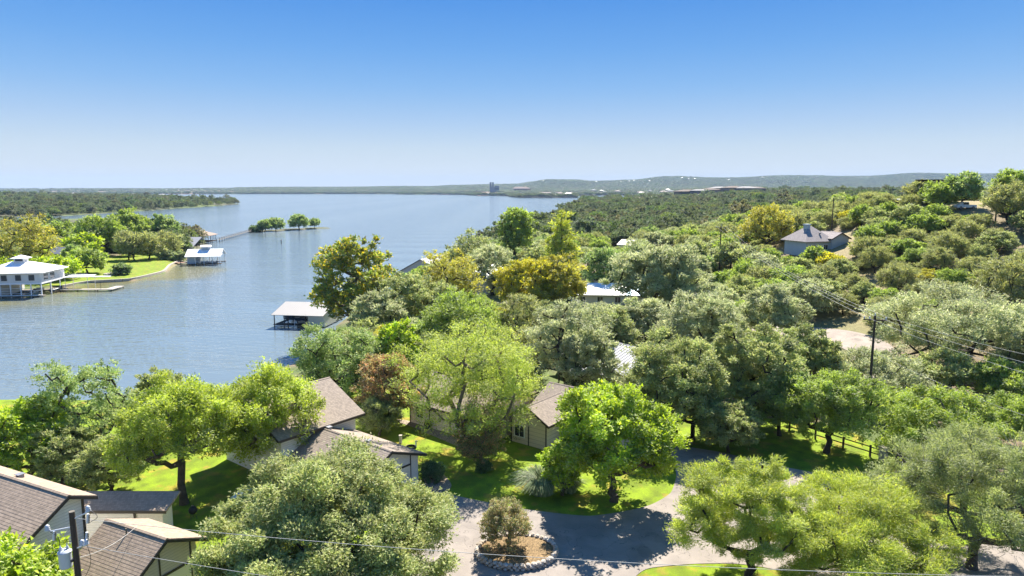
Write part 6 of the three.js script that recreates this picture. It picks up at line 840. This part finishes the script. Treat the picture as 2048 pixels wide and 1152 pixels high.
function pole(label, x, D, h, arms, turn = 0, y = height(x, D)) {
  const o = thing('utility_pole', label, 'utility pole', x, y, D, turn); part(o, 'pole', new THREE.CylinderGeometry(0.12, 0.18, h + 0.5, 12).translate(0, h / 2 - 0.25, 0), M.poleWood);
  if (arms) { part(o, 'crossarm', box(-1.25, 1.25, h - 0.55, h - 0.42, 0.13, 0.26), M.poleWood); for (const q of [-1, 1]) part(o, 'brace', bar([q * 0.1, h - 1.15, 0.18], [q * 0.7, h - 0.56, 0.18], 0.025, 4), M.darkMetal); for (const q of [-1.15, -0.6, 1.15]) insulator(o, q, h - 0.42, 0.195, 1); }
  insulator(o, 0, h + 0.01, 0, 0.9); return o;
}
{
  pole('dark wooden pole with a crossarm standing beside the street on the slope', 42.9, 79.5, 12.3, true, R(-20));
  pole('wooden pole with a pale crossarm rising out of the oaks beyond the street', 55.5, 182, 12, true, R(-20));
  const t = pole('tall dark pole with a transformer on the dry hilltop grass', 113, 160.5, 8.6, false); const c = part(t, 'transformer', new THREE.CylinderGeometry(0.26, 0.26, 0.8, 12), M.transformer); c.position.set(0.42, 6.6, 0);
  pole('dark pole on the ridge beside the long low house', 139, 246, 9.5, false, 0, 22); pole('slim wooden pole among the brush above the blue grey house', 90, 193, 9, false);
  const W = (l, a, b, sag) => { const s = thing('power_line', l, 'wire', 0, 0, 0); part(s, 'strand', wire(a, b, sag, 0.016), M.wire); };
  const A = [42.9, 15.2, 79.5], B = [55.5, 20.5, 182]; [-1.2, 0.1, 1.3].forEach((q, i) => { W('power line over the oaks beyond the street, ' + ['lowest', 'middle', 'topmost'][i] + ' strand', [A[0] + q, A[1], A[2]], [B[0] + q, B[1], B[2]], 1.2 + 0.3 * i); W('power line running down from the crossarm pole past the silver oak, ' + ['lowest', 'middle', 'topmost'][i] + ' strand', [A[0] + q, A[1], A[2]], [60 + q * 2, 13 + q * 0.8, 47], 1.1); });
  W('heavy service cable sagging past the compound leaved tree', [43.2, 10.8, 79.4], [58, 8, 50], 1.4);
}
{ // white pickup on the hill
  const x = 116, D = 176.5, o = thing('pickup_truck', 'white crew cab pickup parked on the dry hilltop grass', 'pickup', x, height(x, D) + 0.05, D, R(188));
  const white = std(0.72, 0.74, 0.78, 0.3), prof = [[-2.7, 0.45], [-2.7, 1.0], [-2.55, 1.12], [-0.75, 1.12], [-0.55, 1.15], [-0.35, 1.78], [-0.2, 1.86], [1.0, 1.86], [1.15, 1.8], [1.6, 1.2], [2.6, 1.1], [2.75, 0.95], [2.8, 0.45]];
  const g = prism(prof.map(([a, b]) => [a, b]), -0.92, 0.92); g.rotateY(Math.PI / 2); part(o, 'body', g, white);
  for (const z of [-0.925, 0.925]) for (const [a, b] of [[-0.35, 0.35], [0.42, 1.2]]) part(o, 'side_window', box(a, b, 1.22, 1.7, z - 0.012, z + 0.012), M.glass); part(o, 'windscreen', bar([1.42, 1.28, -0.8], [1.42, 1.28, 0.8], 0.12, 4), M.glass);
  for (const [a, z] of [[-1.7, 0.8], [1.8, 0.8], [-1.7, -0.8], [1.8, -0.8]]) { const w = part(o, 'wheel', new THREE.CylinderGeometry(0.4, 0.4, 0.27, 18).rotateX(Math.PI / 2).translate(a, 0.38, z), M.black); part(w, 'rim', new THREE.CylinderGeometry(0.22, 0.22, 0.29, 12).rotateX(Math.PI / 2).translate(a, 0.38, z), M.metalGrey); }
  for (const z of [-0.7, 0.7]) part(o, 'headlight', box(2.77, 2.82, 0.85, 1.0, z - 0.16, z + 0.16), M.porcelain); part(o, 'bumper', box(2.76, 2.95, 0.42, 0.68, -0.9, 0.9), M.metalGrey);
}
{ // small yard things
  const b = thing('kettle_grill', 'black lidded kettle barbecue on the sunny lawn', 'barbecue', -26.4, 3.02, 53.4); part(b, 'bowl', new THREE.SphereGeometry(0.34, 16, 8, 0, 6.283, Math.PI / 2, Math.PI / 2).translate(0, 0.75, 0), M.black); part(b, 'lid', new THREE.SphereGeometry(0.35, 16, 8, 0, 6.283, 0, Math.PI / 2).translate(0, 0.76, 0), M.black); part(b, 'handle', box(-0.1, 0.1, 1.12, 1.18, -0.02, 0.02), M.woodGrey); for (let k = 0; k < 3; k++) part(b, 'leg', bar([Math.cos(k * 2.1) * 0.32, -0.02, Math.sin(k * 2.1) * 0.32], [Math.cos(k * 2.1) * 0.15, 0.6, Math.sin(k * 2.1) * 0.15], 0.02, 5), M.darkMetal);
  const h = thing('hose_reel', 'black garden hose coiled round a pale standpipe on the lawn', 'garden hose', -10.4, 3.02, 69.2); for (let k = 0; k < 3; k++) part(h, 'coil', new THREE.TorusGeometry(0.55 - k * 0.03, 0.04, 6, 28).rotateX(Math.PI / 2).translate(-0.3, 0.05 + k * 0.075, 0.1), M.black); part(h, 'standpipe', bar([0.25, -0.1, 0], [0.25, 0.7, 0], 0.09, 8), M.porcelain); part(h, 'tap', box(0.16, 0.46, 0.705, 0.78, -0.05, 0.05), M.metalGrey);
  const p = thing('pedestal_box', 'small pale utility pedestal standing behind the garage roof', 'utility box', -12, 3.02, 70.6); part(p, 'body', box(-0.14, 0.14, -0.1, 0.8, -0.14, 0.14), M.stone); part(p, 'cap', box(-0.17, 0.17, 0.802, 0.88, -0.17, 0.17), M.stone);
  const k = thing('canoe', 'pale blue canoe lying upside down beside the shingled house', 'canoe', -23.2, 3.05, 58.4, R(38)); { const g = new THREE.SphereGeometry(1, 20, 10, 0, 6.283, 0, Math.PI / 2); g.scale(2.1, 0.42, 0.45); part(k, 'hull', g, std(0.42, 0.58, 0.62, 0.4)); part(k, 'keel', box(-1.7, 1.7, 0.3, 0.44, -0.02, 0.02), M.porcelain); }
  const c = thing('patio_cooler', 'round black pot beside the wall of the low tan house', 'pot', -9.6, 3.04, 74.9); part(c, 'pot', new THREE.LatheGeometry([[0, 0], [0.34, 0], [0.45, 0.5], [0.42, 0.75], [0.36, 0.75], [0.36, 0.66], [0, 0.66]].map(([a, b2]) => new THREE.Vector2(a, b2)), 16), M.black); part(c, 'lid', new THREE.CylinderGeometry(0.38, 0.38, 0.05, 16).translate(0, 0.79, 0), M.black);
}
// ---------------------------------------------------------------- the far shore: town, hill houses, the tower block
{
  const r = rng(909), dull = std(0.13, 0.125, 0.13, 0.8), tan = std(0.24, 0.18, 0.14, 0.8), walls = [std(0.26, 0.22, 0.18), std(0.36, 0.34, 0.32), std(0.2, 0.17, 0.15), std(0.3, 0.28, 0.25)], roofs = [tan, tan, dull, M.roofDark, M.metalPale];
  const house = (name, label, group, x, D, w, h, roof, wall, rise = 0.4) => { const o = thing(name, label, 'house', x, height(x, D), D, (r() - 0.5) * 0.8, group), d = w * (0.55 + 0.2 * r()); part(o, 'wall', box(-w / 2, w / 2, -2, h, -d / 2, d / 2), wall); part(o, 'roof', hip(w * 1.08, d * 1.12, h + 0.01, h + d * rise * 0.5, w - d > 1 ? w - d : 0), roof); for (let k = 0; k < 3; k++) { const c = lerp(-w * 0.36, w * 0.36, k / 2); part(o, 'window', box(c - w * 0.05, c + w * 0.05, h * 0.35, h * 0.75, d / 2 + 0.02, d / 2 + 0.12), M.glass); } return o; };
  for (let k = 0; k < 9; k++) house('waterfront_house', 'tile roofed waterfront house with dark docks on the far point', 'houses on the far point', 40 + k * 24 + r() * 8, 2800 + 60 * r(), 20 + 8 * r(), 7 + 3 * r(), k % 3 === 2 ? dull : tan, walls[k % 3]);
  for (let k = 0; k < 12; k++) { const x = 40 + k * 19, o = thing('boat_dock', 'dark covered dock along the far point', 'dock', x, 0, 2745 - 12 * r() - 18 * Math.sin(k / 11 * 3.14), 0, 'docks along the far point'); part(o, 'roof', box(-8, 8, 4, 5, -5, 5), k % 3 ? M.woodDark : M.roofPink); part(o, 'deck', box(-8, 8, 0.4, 1.2, -5, 5), M.woodDark); for (const q of [-7, 0, 7]) part(o, 'post', box(q - 0.4, q + 0.4, -1, 3.99, 4, 4.8), M.woodDark); }
  for (let k = 0; k < 6; k++) house('shore_house', 'dark roofed house on the tree lined far shore', 'houses on the tree lined far shore', -170 + k * 22, 3790 + 60 * r(), 24, 9, roofs[(k + 2) % 5], walls[k % 4]);
  for (let k = 0; k < 22; k++) { const D = 3100 + 1300 * r(), x = D * (0.03 + 0.21 * r()); if (shore(x, D)[0] < 10) continue; house('town_house', 'pale house in the hazy town behind the far point', 'houses of the hazy town', x, D, 24 + 16 * r(), 9 + 4 * r(), roofs[Math.floor(r() * 5)], walls[Math.floor(r() * 4)]); }
  for (let k = 0; k < 10; k++) house('estate_house', 'wide tan roofed house in the cluster beyond the woods', 'house cluster beyond the woods', 262 + k * 22 + 12 * r(), 1500 + 90 * r(), 24 + 8 * r(), 7, k % 4 === 3 ? dull : tan, walls[k % 4]);
  for (let k = 0; k < 7; k++) house('long_building', 'long dark roofed building above the woods', 'long buildings above the woods', 395 + k * 26, 1540 + 40 * r(), 40 + 10 * r(), 15 + 4 * r(), k % 2 ? dull : M.roofDark, k % 3 ? walls[2] : M.wallBrown, 0.25);
  for (let k = 0; k < 18; k++) { const px = [0.03, 0.12, 0.15, 0.2, 0.23, 0.25, 0.36, 0.37, 0.42, 0.48, 0.52, 0.6, 0.33][k % 13] + (r() - 0.5) * 0.05, D = 6700 + 700 * r(), x = px * D; house('hill_house', 'tiny white house on the blue hills', 'white houses on the blue hills', x, D, 14 + 14 * r(), 8 + 4 * r(), M.metalPale, walls[1]); }
  for (let k = 0; k < 6; k++) house('plain_house', 'pale house in the plain beyond the wooded point', 'houses in the plain beyond the wooded point', -1900 - 170 * k - 90 * r(), 3300 + 700 * r(), 30, 8, M.metalPale, walls[1]);
  const x = -130, D = 4650, o = thing('tower_block', 'castle like dark block with twin towers on the far shore', 'building', x, height(x, D) + 4, D); part(o, 'wall', box(-8, 42, -10, 30, -20, 20), M.wallTower = siding(0.2, 0.21, 0.23)); part(o, 'wing', box(14, 44, -10, 38, -14, 12), M.wallTower); for (const q of [-14, 2]) part(o, 'tower', box(q - 6, q + 6, -10, 62, -8, 8), M.wallTower);
  for (let k = 0; k < 4; k++) part(o, 'window', box(14 + k * 7, 18 + k * 7, 12, 26, 20.05, 20.6), M.glass);
  const c = thing('red_building', 'low red building beside the twin towers', 'building', 60, height(60, 4500) + 2, 4500); part(c, 'wall', box(-50, 60, -8, 18, -20, 20), M.roofPink); part(c, 'roof', hip(118, 46, 18.01, 30, 70), M.roofPink); for (let k = 0; k < 5; k++) part(c, 'window', box(-40 + k * 18, -32 + k * 18, 4, 12, 20.05, 20.6), M.glass);
}
renderer.render(scene, camera);
